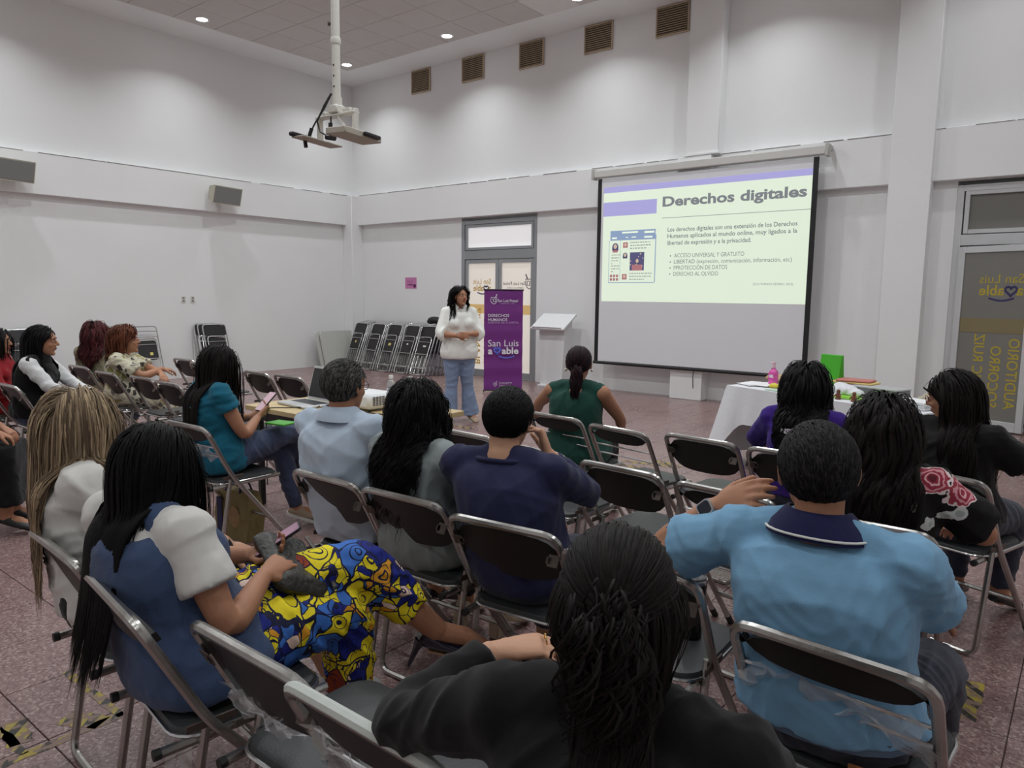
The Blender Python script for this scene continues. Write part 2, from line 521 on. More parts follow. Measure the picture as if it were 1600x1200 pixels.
for v, f in crest2d(.17): flat(g, v * (-1, 1), [q[::-1] for q in f], wall_print_X(-7.98, fy - .009, 1.75))
v, f = text_geo('San Luis Potosí', .085); flat(g, v * (-1, 1), [q[::-1] for q in f], wall_print_X(-8.33, fy - .009, 1.75))
v, f = text_geo('GOBIERNO DE LA CAPITAL', .032); flat(g, v * (-1, 1), [q[::-1] for q in f], wall_print_X(-8.3, fy - .009, 1.67))
g.build('dark_lettering', GREY_F, d1, False)

d2 = link('door_2', None, kind='structure', label='grey frosted glass door standing ajar beside the column')
fr = MB(); frame4(fr, -1.45, .35, 0, 2.92, .075, fy, .09, .02); rect(fr, -1.40, .30, 2.20, 2.33, fy, .08); fr.build('frame', WHITE_ALU, d2)
tr = MB(); frame4(tr, -1.36, .27, 2.34, 2.85, .05, fy - .01, .06); tr.build('transom_frame', WHITE_ALU, d2)
rect(MB(), -1.32, .23, 2.38, 2.81, fy, .012).build('transom_pane', GLASS_DARK, d2)
XL = T(-1.37, 10.43, 0, 0, 0, math.radians(-20))
lf = MB(); frame4(lf, 0, .86, .02, 2.18, .075, 0, .045, .11); leaf = lf.build('leaf', WHITE_ALU, d2); leaf.matrix_world = XL
rect(MB(), .07, .79, .12, 2.11, 0, .012).build('pane', GLASS_DARK, leaf)
rect(MB(), .076, .784, 1.16, 1.33, -.008, .002, 0).build('dull_gold_band', M('dull_gold_band', srgb(128, 116, 84), .5), leaf)
lf = MB(); frame4(lf, -.52, .27, .02, 2.18, .075, fy, .045, .11); l2 = lf.build('leaf', WHITE_ALU, d2)
rect(MB(), -.45, .20, .12, 2.11, fy, .012).build('pane', GLASS_DARK, l2)
X = wall_print_X(0, -.0078, 0)
g = MB()
for b, dx in (('BLANC RUIZ', .31), ('SOCORRO', .50), ('AUDITORIO', .69)): mirrored_vertical(g, X, b, .165, dx, .28, .92, .002)
k = dict(thin=MB(), bold=MB(), heart=MB(), swoosh=MB())
amable(k, wall_print_X(.50, -.0078, 1.72), .50, True)
for q in ('thin', 'bold'):
    g.v += k[q].v; g.f += [tuple(i + g.n for i in f) for f in k[q].f]; g.m += k[q].m; g.n += k[q].n
g.build('gold_lettering', GOLD_D, leaf, False)
g = MB()
for q in ('heart', 'swoosh'):
    g.v += k[q].v; g.f += [tuple(i + g.n for i in f) for f in k[q].f]; g.m += k[q].m; g.n += k[q].n
g.build('heart_mark', NAVY_F, leaf, False)

# ------------------------------------------------------------------ ceiling lamps, vents, wall speakers, sockets, notice
LENS = M('lamp_lens', (1, 1, 1), .5, emit=(1, 1, 1), estr=28)
ring = MB().loft([np.c_[r * np.cos(a), r * np.sin(a), np.full(20, z)] for a in [np.arange(20) * 2 * PI / 20] for r, z in ((.085, -.006), (.115, -.010), (.125, 0.0), (.125, .004), (.085, .004))], False, True).mesh('trim_ring', WHITE_P)
lens = MB().lathe([(.001, -.004), (.083, -.004), (.083, .003), (.001, .003)], 20).mesh('lens', LENS)
names = {(-11.6, 9.4): 'downlight in the ceiling corner behind the white pole', (-11.6, 6.5): 'bright downlight over the plain side wall at upper left',
         (-8.97, 9.4): 'bright downlight near the small brown vents', (-6.34, 9.4): 'downlight cut by the top edge of the photo'}
for lx, ly, lo in lamp_lights:
    t = thing('ceiling_downlight', names.get((lx, ly), 'round recessed downlight of the ceiling grid outside the frame'), 'lamp', (lx, ly, CEIL), group='recessed ceiling downlights')
    link('trim_ring', ring, t); link('lens', lens, t)
    lo.parent = t; lo.location = (0, 0, -.02)

BROWN = M('brown_louvre', srgb(198, 178, 152), .6, var=.12, vscale=12)
DARKV = M('vent_dark', srgb(92, 80, 70), .8)
for k, (a, b) in enumerate(((-10.91, -10.4), (-9.57, -9.04), (-8.22, -7.70), (-6.88, -6.35), (-5.59, -5.05))):
    t = thing('wall_vent', ['small brown louvred vent highest on the wall, first from the room corner', 'brown louvred vent, second from the room corner', 'brown louvred vent, third and middle one of the row',
        'brown louvred vent, fourth from the room corner', 'brown louvred vent beside the upper pilaster above the screen'][k], 'vent', ((a + b) / 2, Y1, 5.645), group='louvred vents under the ceiling')
    w = b - a
    MB().box((0, -.004, 0), (w, .006, .43)).build('backing', DARKV, t)
    f = MB(); frame4(f, -w / 2, w / 2, -.215, .215, .018, -.018, .03); f.build('frame', BROWN, t)
    s = MB()
    for i in range(12): s.box((0, 0, 0), (w - .034, .030, .004), X=T(0, -.020, -.18 + i * .0327, math.radians(38)))
    s.build('slats', BROWN, t)

SPK = M('cream_speaker_shell', srgb(186, 182, 164), .5, var=.04)
GRL = M('grey_speaker_grille', srgb(140, 140, 138), .6, bump=.6, bscale=400)
def wall_speaker(y, lab):
    t = thing('wall_speaker', lab, 'speaker', (X0 + .12, y, 3.27), group='loudspeakers on the beam')
    Rm = T(.22, 0, 0, 0, math.radians(14), math.radians(12))
    body = MB(); h = .16
    ring = lambda x, w, hh: [(x, -w, -hh), (x, w, -hh), (x, w, hh), (x, -w, hh)]
    body.loft([ring(-.13, .20, .10), ring(-.12, .21, .11), ring(.11, .31, .155), ring(.13, .31, .155), ring(.13, .295, .14), ring(.122, .295, .14)], True, X=Rm)
    body.build('shell', SPK, t, angle=20)
    MB().box((.127, 0, 0), (.012, .586, .276), .004, X=Rm).build('grille', GRL, t)
    MB().box((.03, 0, 0), (.06, .09, .12), .004).tube([(.05, 0, 0), (.13, 0, -.01)], .02).build('wall_bracket', SPK, t)
wall_speaker(7.22, 'cream wall loudspeaker angled down, alone on the beam near the corner')
wall_speaker(3.90, 'cream wall loudspeaker cut by the left edge of the photo')

SOCK = M('socket_plate', srgb(214, 212, 204), .45)
for k, y in enumerate((6.585, 6.755)):
    t = thing('wall_socket', ['socket plate on the side wall, the one away from the corner', 'socket plate on the side wall, the one towards the corner'][k], 'socket', (X0, y, 1.40), group='wall sockets')
    MB().box((.005, 0, 0), (.010, .075, .115), .003).build('plate', SOCK, t)
    MB().box((.011, 0, .025), (.004, .035, .028), .001).box((.011, 0, -.025), (.004, .035, .028), .001).build('outlets', M('socket_slots', srgb(120, 116, 108), .5), t)
PINK = M('pink_paper', srgb(205, 130, 178), .7, var=.04)
t = thing('pink_notice', 'small pink paper notice taped to the wall beside the double door', 'notice', (-10.98, Y1 - .002, 1.76))
MB().box((0, 0, 0), (.33, .003, .225)).build('sheet', PINK, t)
g = MB()
X = wall_print_X(0, -.0025, 0)
v, f = text_geo('San Luis', .05); flat(g, v + (-.02, .03), f, X)
v, f = text_geo('amable', .055, bold=.002); flat(g, v + (-.02, -.03), f, X)
flat(g, *[(q[0] + (.11, -.06), q[1]) for q in [ribbon2d(heart_path() * .06, .03, True)]][0], X)
g.build('lettering', M('plum_ink', srgb(110, 40, 100), .7), t, False)
# ------------------------------------------------------------------ projection screen with the slide
def merge(a, b):
    a.f += [tuple(i + a.n for i in f) for f in b.f]; a.m += b.m; a.v += b.v; a.n += b.n
t = thing('projection_screen', 'large pull-down projection screen showing a pale green slide', 'screen', (-4.68, 10.15, 0))
FAB = M('screen_fabric', srgb(226, 226, 230), .8)
BLK = M('screen_border', srgb(22, 22, 24), .6)
x0, x1 = -6.30 + 4.68, -3.07 + 4.68
MB().box(((x0 + x1) / 2 , 0, 1.93), (x1 - x0 - .0, .004, 2.86)).build('fabric', FAB, t)
for q in (x0 - .035, x1 + .035): MB().box((q, 0, 1.93), (.07, .006, 2.9)).build('side_border', BLK, t)
MB().tube([(x0 - .08, 0, .47), (x1 + .08, 0, .47)], .024, 10).build('bottom_bar', BLK, t)
c = MB().box((0, .02, 3.455), (3.52, .10, .115), .012); c.build('case', M('screen_case', srgb(206, 204, 200), .5, var=.04), t)
for q in (-1, 1): MB().box((q * 1.775, .02, 3.455), (.05, .13, .16), .006).box((q * 1.77, .12, 3.5), (.04, .12, .06), .004).build('end_cap', M('screen_case_end', srgb(186, 184, 178), .5), t)
MB().tube([(.05, 0, .46), (.05, -.01, .33), (.055, 0, .19)], .006, 6).build('pull_cord', BLK, t)
def glow(name, rgb, k=.62): 
    c = srgb(*rgb); return M(name, tuple(q * .42 for q in c), .8, emit=c, estr=k)
SL_BG = glow('slide_pale_green', (228, 241, 220), .72)
SL_PU = glow('slide_lilac', (176, 172, 226), .66); SL_GR = glow('slide_grey', (146, 150, 156), .45)
SL_BL = glow('slide_blue', (150, 172, 206), .6); SL_DK = glow('slide_dark', (98, 96, 138), .5); SL_RD = glow('slide_rose', (190, 128, 134), .55)
SL_SK = glow('slide_skin', (222, 196, 172), .6); SL_WH = glow('slide_white', (236, 248, 226), .78)
SX = Matrix(((1, 0, 0, -6.26 + 4.68), (0, 0, -1, -.0035), (0, 1, 0, 1.46), (0, 0, 0, 1)))
def rect2(x0, y0, x1, y1): return np.array([(x0, y0), (x1, y0), (x1, y1), (x0, y1)]), [(0, 1, 2, 3)]
slide = MB(); flat(slide, *rect2(0, 0, 3.19, 1.78), SX); so = slide.build('slide', SL_BG, t, False)
def layer(dz): return SX @ Matrix.Translation((0, 0, dz))
mb = MB(); flat(mb, *rect2(0, 1.69, 3.19, 1.78), layer(.001)); flat(mb, *rect2(0, 1.33, .935, 1.545), layer(.001)); mb.build('lilac_bars', SL_PU, t, False, kind='stuff')
mb = MB()
def put(mb, body, x, y, h, w=None, bold=0., lay=.001, align='LEFT', size=None):
    v, f = text_geo(body, 1.0, align, 1.0, bold)
    s = size or h
    if w: v = (v - (v[:, 0].min(), 0)) * (w / (v[:, 0].max() - v[:, 0].min()), s) + (x, y)
    else: v = v * s + (x, y)
    flat(mb, v, f, layer(lay))
put(mb, 'Derechos digitales', 1.03, 1.485, .20, 2.10, .032)
flat(mb, *rect2(1.03, 1.249, 3.19, 1.256), layer(.001))
put(mb, 'Los derechos digitales son una extensión de los Derechos', 1.13, 1.075, .088, 1.90, .012)
put(mb, 'Humanos aplicados al mundo online, muy ligados a la', 1.13, .980, .088, 1.90, .012)
put(mb, 'libertad de expresión y a la privacidad.', 1.13, .880, .088, 1.28, .012)
for s, y, w in (('ACCESO UNIVERSAL Y GRATUITO', .69, 1.07), ('LIBERTAD (expresión, comunicación, información, etc)', .60, 1.73), ('PPROTECCIÓN DE DATOS', .51, .83), ('DERECHO AL OLVIDO', .42, .70)):
    put(mb, s, 1.25, y, .085, w)
    flat(mb, np.c_[.011 * np.cos(np.arange(8) * PI / 4), .011 * np.sin(np.arange(8) * PI / 4)] + (1.19, y), [tuple(range(8))], layer(.001))
put(mb, '[CULTIVANDO GÉNERO, 2023]', 2.47, .27, .042, .54)
mb.build('slide_lettering', SL_GR, t, False)
mb = MB(); flat(mb, *rect2(.12, .29, .93, .30), layer(.001)); flat(mb, *rect2(.93, .30, .945, 1.02), layer(.001)); flat(mb, *rect2(.14, .95, .93, 1.10), layer(.001)); flat(mb, *rect2(.12, .29, .128, .95), layer(.001)); flat(mb, *rect2(.325, .33, .331, .95), layer(.001))
mb.build('slide_window_bars', SL_BL, t, False, kind='stuff')
mb = MB()
for a, b, c_, d in ((.35, 1.055, .63, 1.08), (.74, 1.045, .91, 1.075), (.17, .975, .26, 1.0), (.42, .985, .46, 1.0), (.52, .985, .60, 1.0), (.74, .975, .88, 1.0)): flat(mb, *rect2(a, b, c_, d), layer(.002))
mb.build('slide_white_fields', SL_WH, t, False, kind='stuff')
def disc(cx, cy, rx, ry, n=14): return np.c_[cx + rx * np.cos(np.arange(n) * 2 * PI / n), cy + ry * np.sin(np.arange(n) * 2 * PI / n)], [tuple(range(n))]
hair, skin, rose = MB(), MB(), MB()
flat(hair, *rect2(.50, .48, .75, .76), layer(.001))
for cx, cy, s in ((.235, .85, .062), (.415, .715, .045), (.63, .62, .05)):
    flat(hair, *disc(cx, cy, s * .9, s), layer(.0015)); flat(hair, *rect2(cx - s * .9, cy - s, cx + s * .9, cy), layer(.0015))
    flat(skin, *disc(cx, cy + .1 * s, s * .5, s * .62), layer(.002))
for cx, cy, s in ((.415, .875, .042), (.41, .385, .042)):
    flat(rose, *rect2(cx - s, cy - s, cx + s, cy + s), layer(.001)); flat(skin, *disc(cx, cy + .1 * s, s * .55, s * .6), layer(.002))
flat(rose, *rect2(.54, .48, .72, .57), layer(.002)); flat(rose, *rect2(.19, .765, .28, .80), layer(.0018))
for i in range(3):
    for j in range(2): flat(rose, *rect2(.15 + i * .055, .325 + j * .055, .19 + i * .055, .365 + j * .055), layer(.001))
r = random.Random(5)
for _ in range(9): flat(skin, *disc(.51 + r.random() * .23, .52 + r.random() * .23, .010, .010, 6), layer(.0022))
hair.build('slide_portraits', SL_DK, t, False, kind='stuff'); skin.build('slide_portrait_faces', SL_SK, t, False, kind='stuff'); rose.build('slide_rose_blocks', SL_RD, t, False, kind='stuff')
mb = MB()
for (xa, xb, ya, n) in ((.50, .84, .905, 3), (.50, .86, .43, 3), (.17, .30, .72, 4), (.17, .30, .55, 3)):
    for i in range(n):
        x = xa
        while x < xb - (.1 if i == n - 1 else 0):
            w = r.uniform(.015, .045); flat(mb, *rect2(x, ya - i * .045, x + w, ya + .012 - i * .045), layer(.001)); x += w + .012
mb.build('slide_small_print', SL_GR, t, False, kind='stuff')

# ------------------------------------------------------------------ purple banner
PURP = M('purple_banner_cloth', srgb(116, 44, 128), .5, var=.06, vscale=3, bump=.15, bscale=9)
BW, BH = .63, 1.62
ang = math.radians(53)
t = thing('banner_stand', 'tall purple roll-up banner with white lettering in front of the double door', 'banner', (-7.35, 9.0, 0), ang - 0.0)
nz, nx = 60, 8
zz = np.linspace(.03, BH, nz); xx = np.linspace(-BW / 2, BW / 2, nx)
v = [(x, -.012 * math.sin(z * 21) * (.35 + .65 * (1 - abs(z - .55))) * .5 + .004 * math.sin(x * 14), z) for z in zz for x in xx]
f = [(j * nx + i, j * nx + i + 1, (j + 1) * nx + i + 1, (j + 1) * nx + i) for j in range(nz - 1) for i in range(nx - 1)]
me = evaluated(MB().add(v, f).mesh('tmp', PURP), [('SOLIDIFY', dict(thickness=.002))]); finish(me); me.name = 'cloth'; link('cloth', me, t)
DKP = M('dark_purple_pole', srgb(46, 22, 52), .5)
MB().tube([(-BW / 2 - .01, 0, BH), (BW / 2 + .01, 0, BH)], .013, 8).build('top_rail', DKP, t)
MB().tube([(-BW / 2 - .01, 0, .03), (BW / 2 + .01, 0, .03)], .011, 8).build('bottom_rail', DKP, t)
MB().tube([(0, .02, .03), (0, .03, BH)], .008, 6).tube([(0, .02, .04), (-.22, .30, .0)], .007, 6).tube([(0, .02, .04), (.22, .30, .0)], .007, 6).tube([(-BW / 2, 0, .03), (-BW / 2, 0, 0)], .008, 6).tube([(BW / 2, 0, .03), (BW / 2, 0, 0)], .008, 6).build('support_legs', DKP, t)
WHT = M('white_print', srgb(232, 226, 236), .6); LIL = M('blue_print', srgb(96, 110, 216), .6); LILT = M('soft_lilac_print', srgb(196, 160, 206), .6)
BX = Matrix(((1, 0, 0, 0), (0, 0, -1, -.020), (0, 1, 0, 0), (0, 0, 0, 1)))
wp = MB()
for q in crest2d(.10): flat(wp, q[0] + (-.165, 1.455), q[1], BX)
def bput(mb, body, x, y, w, s, bold=0.0):
    v, f = text_geo(body, 1.0, 'LEFT', 1.0, bold); v = (v - (v[:, 0].min(), 0)) * (w / (v[:, 0].max() - v[:, 0].min()), s) + (x, y); flat(mb, v, f, BX)
bput(wp, 'San Luis Potosí', -.10, 1.45, .33, .066, .006)
bput(wp, 'DERECHOS', -.255, 1.215, .34, .066, .006); bput(wp, 'HUMANOS', -.255, 1.150, .31, .066, .006)
bput(wp, 'San Luis', -.255, .775, .50, .15)
k = dict(thin=MB(), bold=wp, heart=MB(), swoosh=MB())
bput(wp, 'a', -.255, .655, .075, .15, .03); bput(wp, 'able', -.03, .655, .275, .145, .03)
flat(wp, *rect2(-.065, .085, -.061, .165), BX)
for q in crest2d(.055): flat(wp, q[0] + (-.135, .125), q[1], BX)
bput(wp, 'sanluis.gob.mx', -.045, .145, .19, .034, .01); bput(wp, '@GobSanLuis', -.045, .105, .17, .028)
wp.build('white_lettering', WHT, t, False)['kind'] = 'stuff'
lp = MB(); bput(lp, 'GOBIERNO DE LA CAPITAL', -.26, 1.105, .50, .045); bput(lp, 'GOBIERNO DE LA CAPITAL', -.06, 1.405, .25, .026)
lp.build('small_lettering', LILT, t, False)
hp = MB(); q = ribbon2d(heart_path() * .105, .030, True); flat(hp, q[0] + (-.105, .665), q[1], BX); q = swoosh2d(.24); flat(hp, q[0] + (.06, .575), q[1], BX)
hp.build('heart_mark', LIL, t, False)

# ------------------------------------------------------------------ lectern, folded table by the wall
LECT = M('white_lectern', srgb(226, 226, 227), .45, var=.02)
t = thing('lectern', 'white lectern with slanted top against the back wall beside the banner', 'lectern', (-7.13, 10.06, 0))
MB().loft([[(-.19, -.10, .0), (.25, -.10, 0), (.25, .16, 0), (-.19, .16, 0)], [(-.25, -.06, 1.02), (.27, -.06, 1.02), (.27, .16, 1.16), (-.25, .16, 1.16)]]).build('body', LECT, t, False)
MB().box((0, 0, 0), (.68, .46, .035), .006, X=T(-.005, .0, 1.10, math.radians(32))).build('top', LECT, t)
MB().box((0, -.215, .03), (.60, .014, .03), .003, X=T(-.005, .0, 1.10, math.radians(32))).build('lip', LECT, t)
MB().box((.03, .03, .02), (.50, .34, .04), .004).build('base', LECT, t)

def rrect(w, h, r, n=5):
    p = []
    for cx, cy, a0 in ((w / 2 - r, h / 2 - r, 0), (-w / 2 + r, h / 2 - r, PI / 2), (-w / 2 + r, -h / 2 + r, PI), (w / 2 - r, -h / 2 + r, 1.5 * PI)):
        p += [(cx + r * math.cos(a0 + PI / 2 * i / n), cy + r * math.sin(a0 + PI / 2 * i / n)) for i in range(n + 1)]
    return np.array(p)
GRT = M('grey_table_plastic', srgb(196, 197, 190), .55, var=.03)
for k, (y, dx) in enumerate(((9.72, .0), (9.66, -.07))):
    t = thing('folded_table', ['pale grey folding table leaning in the room corner, the outer one', 'pale grey folding table leaning in the room corner, behind the other'][k], 'table', (-12.30 + dx, y, .002), rot=(0, math.radians(-13), math.radians(9)), group='folded tables in the corner')
    MB().prism(rrect(.93, .76, .05), .045, X=Matrix(((0, 0, 1, -.02), (1, 0, 0, 0), (0, 1, 0, .38), (0, 0, 0, 1)))).build('top', GRT, t, angle=30)
    MB().box((-.03, 0, .38), (.02, .70, .05), .004).box((-.03, 0, .60), (.02, .70, .03), .004).build('leg_bars', M('folded_leg_grey', srgb(120, 120, 118), .5, .4), t)

# ------------------------------------------------------------------ ceiling projector bracket
PBW = M('bracket_white_paint', srgb(214, 211, 202), .45, var=.07, vscale=25)
BRK = M('bracket_board', srgb(176, 168, 156), .6, var=.05)
t = thing('projector_mount', 'empty white projector bracket on a pole hanging from the ceiling', 'bracket', (-4.82, 3.80, CEIL))
pole = MB().tube([(0, 0, 0), (0, 0, -1.9), (0, 0, -2.84)], [.036, .034, .033], 14).lathe([(.037, -2.40), (.040, -2.39), (.040, -2.36), (.037, -2.35)], 14)
pole.build('pole', PBW, t)
MB().lathe([(.04, -.02), (.09, -.012), (.09, -.0), (.04, 0)], 16).build('ceiling_flange', PBW, t)
s = MB()
for z in (-2.0, -2.24): s.tube([(-.05, -.02, z), (-.03, -.01, z)], .008, 6).box((-.055, -.02, z), (.016, .016, .03), .003)
for z in (-2.56, -2.64, -2.72): s.box((0.01, -.034, z), (.014, .006, .014), .002)
s.build('clamp_screws', STEEL, t)['kind'] = 'stuff'
XB = T(0, 0, 0, 0, 0, math.radians(4))
b = MB().tube([(0, 0, -2.80), (0, 0, -2.90)], .042, 12, X=XB).box((0, 0, -2.89), (.10, .10, .06), .008, X=XB).box((0, 0, -2.935), (.44, .07, .018), .004, X=XB)
b.box((.13, 0, -2.915), (.09, .055, .04), .006, X=XB).box((-.14, 0, -2.915), (.08, .06, .04), .006, X=XB); b.build('bracket_head', PBW, t)
XP = T(0, 0, 0, 0, 0, math.radians(13))
for q, z in ((-.20, -3.03), (.205, -3.005)): MB().box((q, 0, z), (.028, .05, .20), .004, X=XB).build('hanging_arm', PBW, t)
MB().tube([(.03, -.02, -2.94), (.12, -.02, -3.05)], .012, 6, X=XB).build('brace', PBW, t)
MB().box((-.18, -.02, -3.125), (.13, .46, .012), .003, X=XP).build('board', BRK, t)
MB().box((.15, .02, -3.095), (.19, .46, .05), .006, X=XP).build('board', BRK, t)
MB().box((-.225, -.19, -3.105), (.05, .18, .03), .008, X=XP).build('foam_strip', RUBBER, t)
MB().box((.262, .10, -3.09), (.034, .2, .03), .008, X=XP).build('foam_strip', RUBBER, t)
c = MB()
for q in ([(-.025, -.03, -2.77), (-.08, -.06, -2.88), (-.17, -.08, -2.98), (-.22, -.10, -3.06), (-.23, -.12, -3.12)], [(-.025, -.035, -2.77), (-.06, -.08, -2.87), (-.12, -.10, -2.98), (-.10, -.09, -3.06), (-.02, -.05, -3.11)], [(-.01, -.05, -2.95), (0, -.06, -3.0), (-.01, -.06, -3.05)]):
    c.tube(q, .007, 7)
c.tube([(-.205, -.09, -3.02), (-.225, -.10, -3.08)], .015, 8).tube([(-.06, -.06, -3.10), (.02, -.04, -3.115)], .022, 8).tube([(-.005, -.06, -3.0), (-.01, -.06, -3.08)], .017, 8).tube([(-.20, -.16, -3.13), (-.19, -.16, -3.18)], .016, 8)
c.build('cables', BLACK_P, t)['kind'] = 'stuff'

# ------------------------------------------------------------------ chairs
def arc_path(pts, r, n=5):
    """polyline with rounded corners"""
    P = [np.array(p, float) for p in pts]; out = [P[0]]
    for i in range(1, len(P) - 1):
        a, b, c = P[i - 1], P[i], P[i + 1]
        u = (a - b) / np.linalg.norm(a - b); w = (c - b) / np.linalg.norm(c - b)
        rr = min(r, np.linalg.norm(a - b) * .49, np.linalg.norm(c - b) * .49)
        s, e = b + u * rr, b + w * rr
        out += [(1 - t) ** 2 * s + 2 * t * (1 - t) * b + t * t * e for t in np.linspace(0, 1, n)]
    out.append(P[-1]); return np.array(out)
# profile of the sloping frame: y (0 at the top of the backrest) against height
def fy_(z): return (.79 - z) * .52 if z > .5 else .151 + (.5 - z) * .80
CW = .215
def chair_parts(kind='plain'):
    P = {}
    side = lambda s: [(s * CW, fy_(z), z) for z in (.012, .25, .5, .79)]
    L, R_ = side(-1), side(1)
    m = MB().tube(arc_path(L + R_[::-1], .055), .0125, 8, square=True, up=(0, 1, 0))
    m.tube([(-CW, fy_(.20), .20), (CW, fy_(.20), .20)], .010, 6)
    P['front_frame'] = [(m.mesh('front_frame', CHROME), None)]
    rl = lambda s: [(s * (CW - .022), .16, .50), (s * (CW - .022), .075, .012)]
    m = MB().tube(arc_path(rl(-1) + rl(1)[::-1], .05), .0115, 8, square=True, up=(1, 0, 0))
    P['rear_frame'] = [(m.mesh('rear_frame', CHROME), None)]
    rail = MB().tube([(0, .045, .432), (0, .50, .437)], .011, 6, square=True).mesh('seat_rail', CHROME)
    cap = MB().tube([(0, .034, .432), (0, .052, .432)], .014, 8).mesh('end_cap', RUBBER)
    P['seat_rail'] = [(rail, (-CW + .042, 0, 0)), (rail, (CW - .042, 0, 0))]
    P['end_cap'] = [(cap, (-CW + .042, 0, 0)), (cap, (CW - .042, 0, 0))]
    st = MB().box((0, .165, .487), (.006, .13, .022), .002).mesh('strap', STEEL)
    P['strap'] = [(st, (-CW + .004, 0, 0)), (st, (CW - .004, 0, 0))]
    foot = MB().tube([(0, fy_(.05), .05), (0, fy_(.0), .002)], .0155, 8).mesh('rubber_foot', RUBBER)
    P['rubber_foot'] = [(foot, (-CW, 0, 0)), (foot, (CW, 0, 0))]
    # seat: padded pan, chrome edge
    o = rrect(.37, .40, .07); rings = []
    for z, k in ((.440, .985), (.446, 1.0), (.455, 1.0), (.466, .97), (.470, .90), (.4715, .5)):
        rings.append(np.c_[o[:, 0] * k, o[:, 1] * k + .29, np.full(len(o), z)])
    P['seat'] = [(MB().loft(rings).mesh('seat', VINYL_SEAT), None)]
    o2 = rrect(.378, .408, .073)
    P['seat_edge'] = [(MB().tube(np.c_[o2[:, 0], o2[:, 1] + .29, np.full(len(o2), .449)], .0055, 6, closed=True).mesh('seat_edge', CHROME_B), None)]
    # backrest: curved upholstered panel between the posts
    def panel(zt, zb, sag):
        m = MB(); nx = 13; rows = []
        for q in range(7):
            a = q / 6; row = []
            for i in range(nx):
                s = -1 + 2 * i / (nx - 1); e = 1 - abs(s) ** 6
                z = zt + (zb - zt) * a - (sag * (1 - s * s)) * a - .03 * a * 0 + (.045 * (1 - e) * (1 - 2 * a) * -1)
                row.append((s * (CW - .012), fy_(z) - .030 * (1 - s * s) * (.4 + .6 * a) + .006, z))
            rows.append(row)
        front = np.array(rows); back = front + (0, .020, .006)
        v = np.r_[front.reshape(-1, 3), back.reshape(-1, 3)]; N = 7 * nx
        f = []
        for q in range(6):
            for i in range(nx - 1):
                a, b, c, d = q * nx + i, q * nx + i + 1, (q + 1) * nx + i + 1, (q + 1) * nx + i
                f.append((d, c, b, a)); f.append((N + a, N + b, N + c, N + d))
        for q in range(6):
            f.append((q * nx, (q + 1) * nx, N + (q + 1) * nx, N + q * nx)); f.append(((q + 1) * nx - 1, N + (q + 1) * nx - 1, N + (q + 2) * nx - 1, (q + 2) * nx - 1)[::1])
        for i in range(nx - 1):
            f.append((i, N + i, N + i + 1, i + 1)); f.append((6 * nx + i, 6 * nx + i + 1, N + 6 * nx + i + 1, N + 6 * nx + i))
        me = m.add(v, f).mesh('backrest', VINYL); return me
    if kind == 'plain':
        P['backrest'] = [(panel(.772, .605, .012), None)]
        br = MB()
        br.box((-.004, 0, 0), (.040, .003, .040), .001).box((.012, 0, 0), (.02, .003, .022), .001).box((.006, -.003, .010), (.007, .005, .007), .002).box((.006, -.003, -.010), (.007, .005, .007), .002)
        bm = br.mesh('bracket', STEEL)
        P['bracket'] = [(bm, T(-CW + .03, fy_(.70) - .022, .70, math.radians(27))), (bm, T(CW - .03, fy_(.70) - .022, .70, math.radians(27), 0, PI))]
    else:
        P['backrest'] = [(panel(.772, .705, .0), None)]
        m = MB()
        for z in (.672, .615): m.tube([(-CW, fy_(z), z), (CW, fy_(z), z)], .005, 6)
        P['back_bars'] = [(m.mesh('back_bars', CHROME_B), None)]
    return P
CH = {k: chair_parts(k) for k in ('plain', 'wire')}
def chair(x, y, deg, label, kind='plain', group=None):
    t = thing('folding_chair', label, 'chair', (x, y, 0), math.radians(deg), group)
    for n, lst in CH[kind].items():
        for me, off in lst:
            o = link(n, me, t)
            if off is not None:
                if isinstance(off, Matrix): o.matrix_local = off
                else: o.location = off
    return t
def film(t, pts, seed, w=.5):
    """torn cling film hanging from the back bars"""
    r = np.random.default_rng(seed); nx, nz = 16, 9
    rows = []
    for j in range(nz):
        a = j / (nz - 1)
        for i in range(nx):
            s = i / (nx - 1)
            (x0, x1, z0, z1) = pts
            x = x0 + (x1 - x0) * s + .02 * math.sin(7 * a + s * 9)
            z = z0 + (z1 - z0) * a * (.55 + .45 * math.sin(s * 5.2 + seed) ** 2)
            rows.append((x + r.normal() * .004, fy_(max(z, .45)) - .02 + .014 * math.sin(s * 23 + a * 5) + r.normal() * .004, z + r.normal() * .004))
    f = [(j * nx + i, j * nx + i + 1, (j + 1) * nx + i + 1, (j + 1) * nx + i) for j in range(nz - 1) for i in range(nx - 1)]
    return MB().add(rows, f).build('torn_film', PLASTIC_FILM, t)

CHAIRS = {}
def C_(key, x, y, deg, label, kind='plain', group=None): CHAIRS[key] = chair(x, y, deg, label, kind, group)
C_('R', -2.38, .79, -4, 'folding chair under the woman with long dark-blond hair')
C_('S', -1.87, .74, -8, 'folding chair under the woman in the denim vest, torn film on its side', 'wire')
C_('T', -1.37, .80, 0, 'empty folding chair nearest the denim-vest woman, black back turned to the camera')
C_('U', -.97, .78, 0, 'folding chair with pale top rail and torn film beside the black sleeve', 'wire')
C_('X', -.50, .66, 0, 'folding chair hidden under the woman in black with half-tied hair')
C_('A', -2.44, 1.82, 0, 'folding chair under the grey-haired man in a pale blue shirt')
C_('B', -1.99, 1.83, 2, 'folding chair under the woman with long curly black hair')
C_('C', -1.485, 1.81, 6, 'folding chair under the man in the navy sweater')
C_('D', -.99, 1.77, 2, 'folding chair carrying the black tumbler on its seat')
C_('P', -.40, 1.60, -4, 'folding chair under the man in the light blue polo, back wrapped in torn film', 'wire')
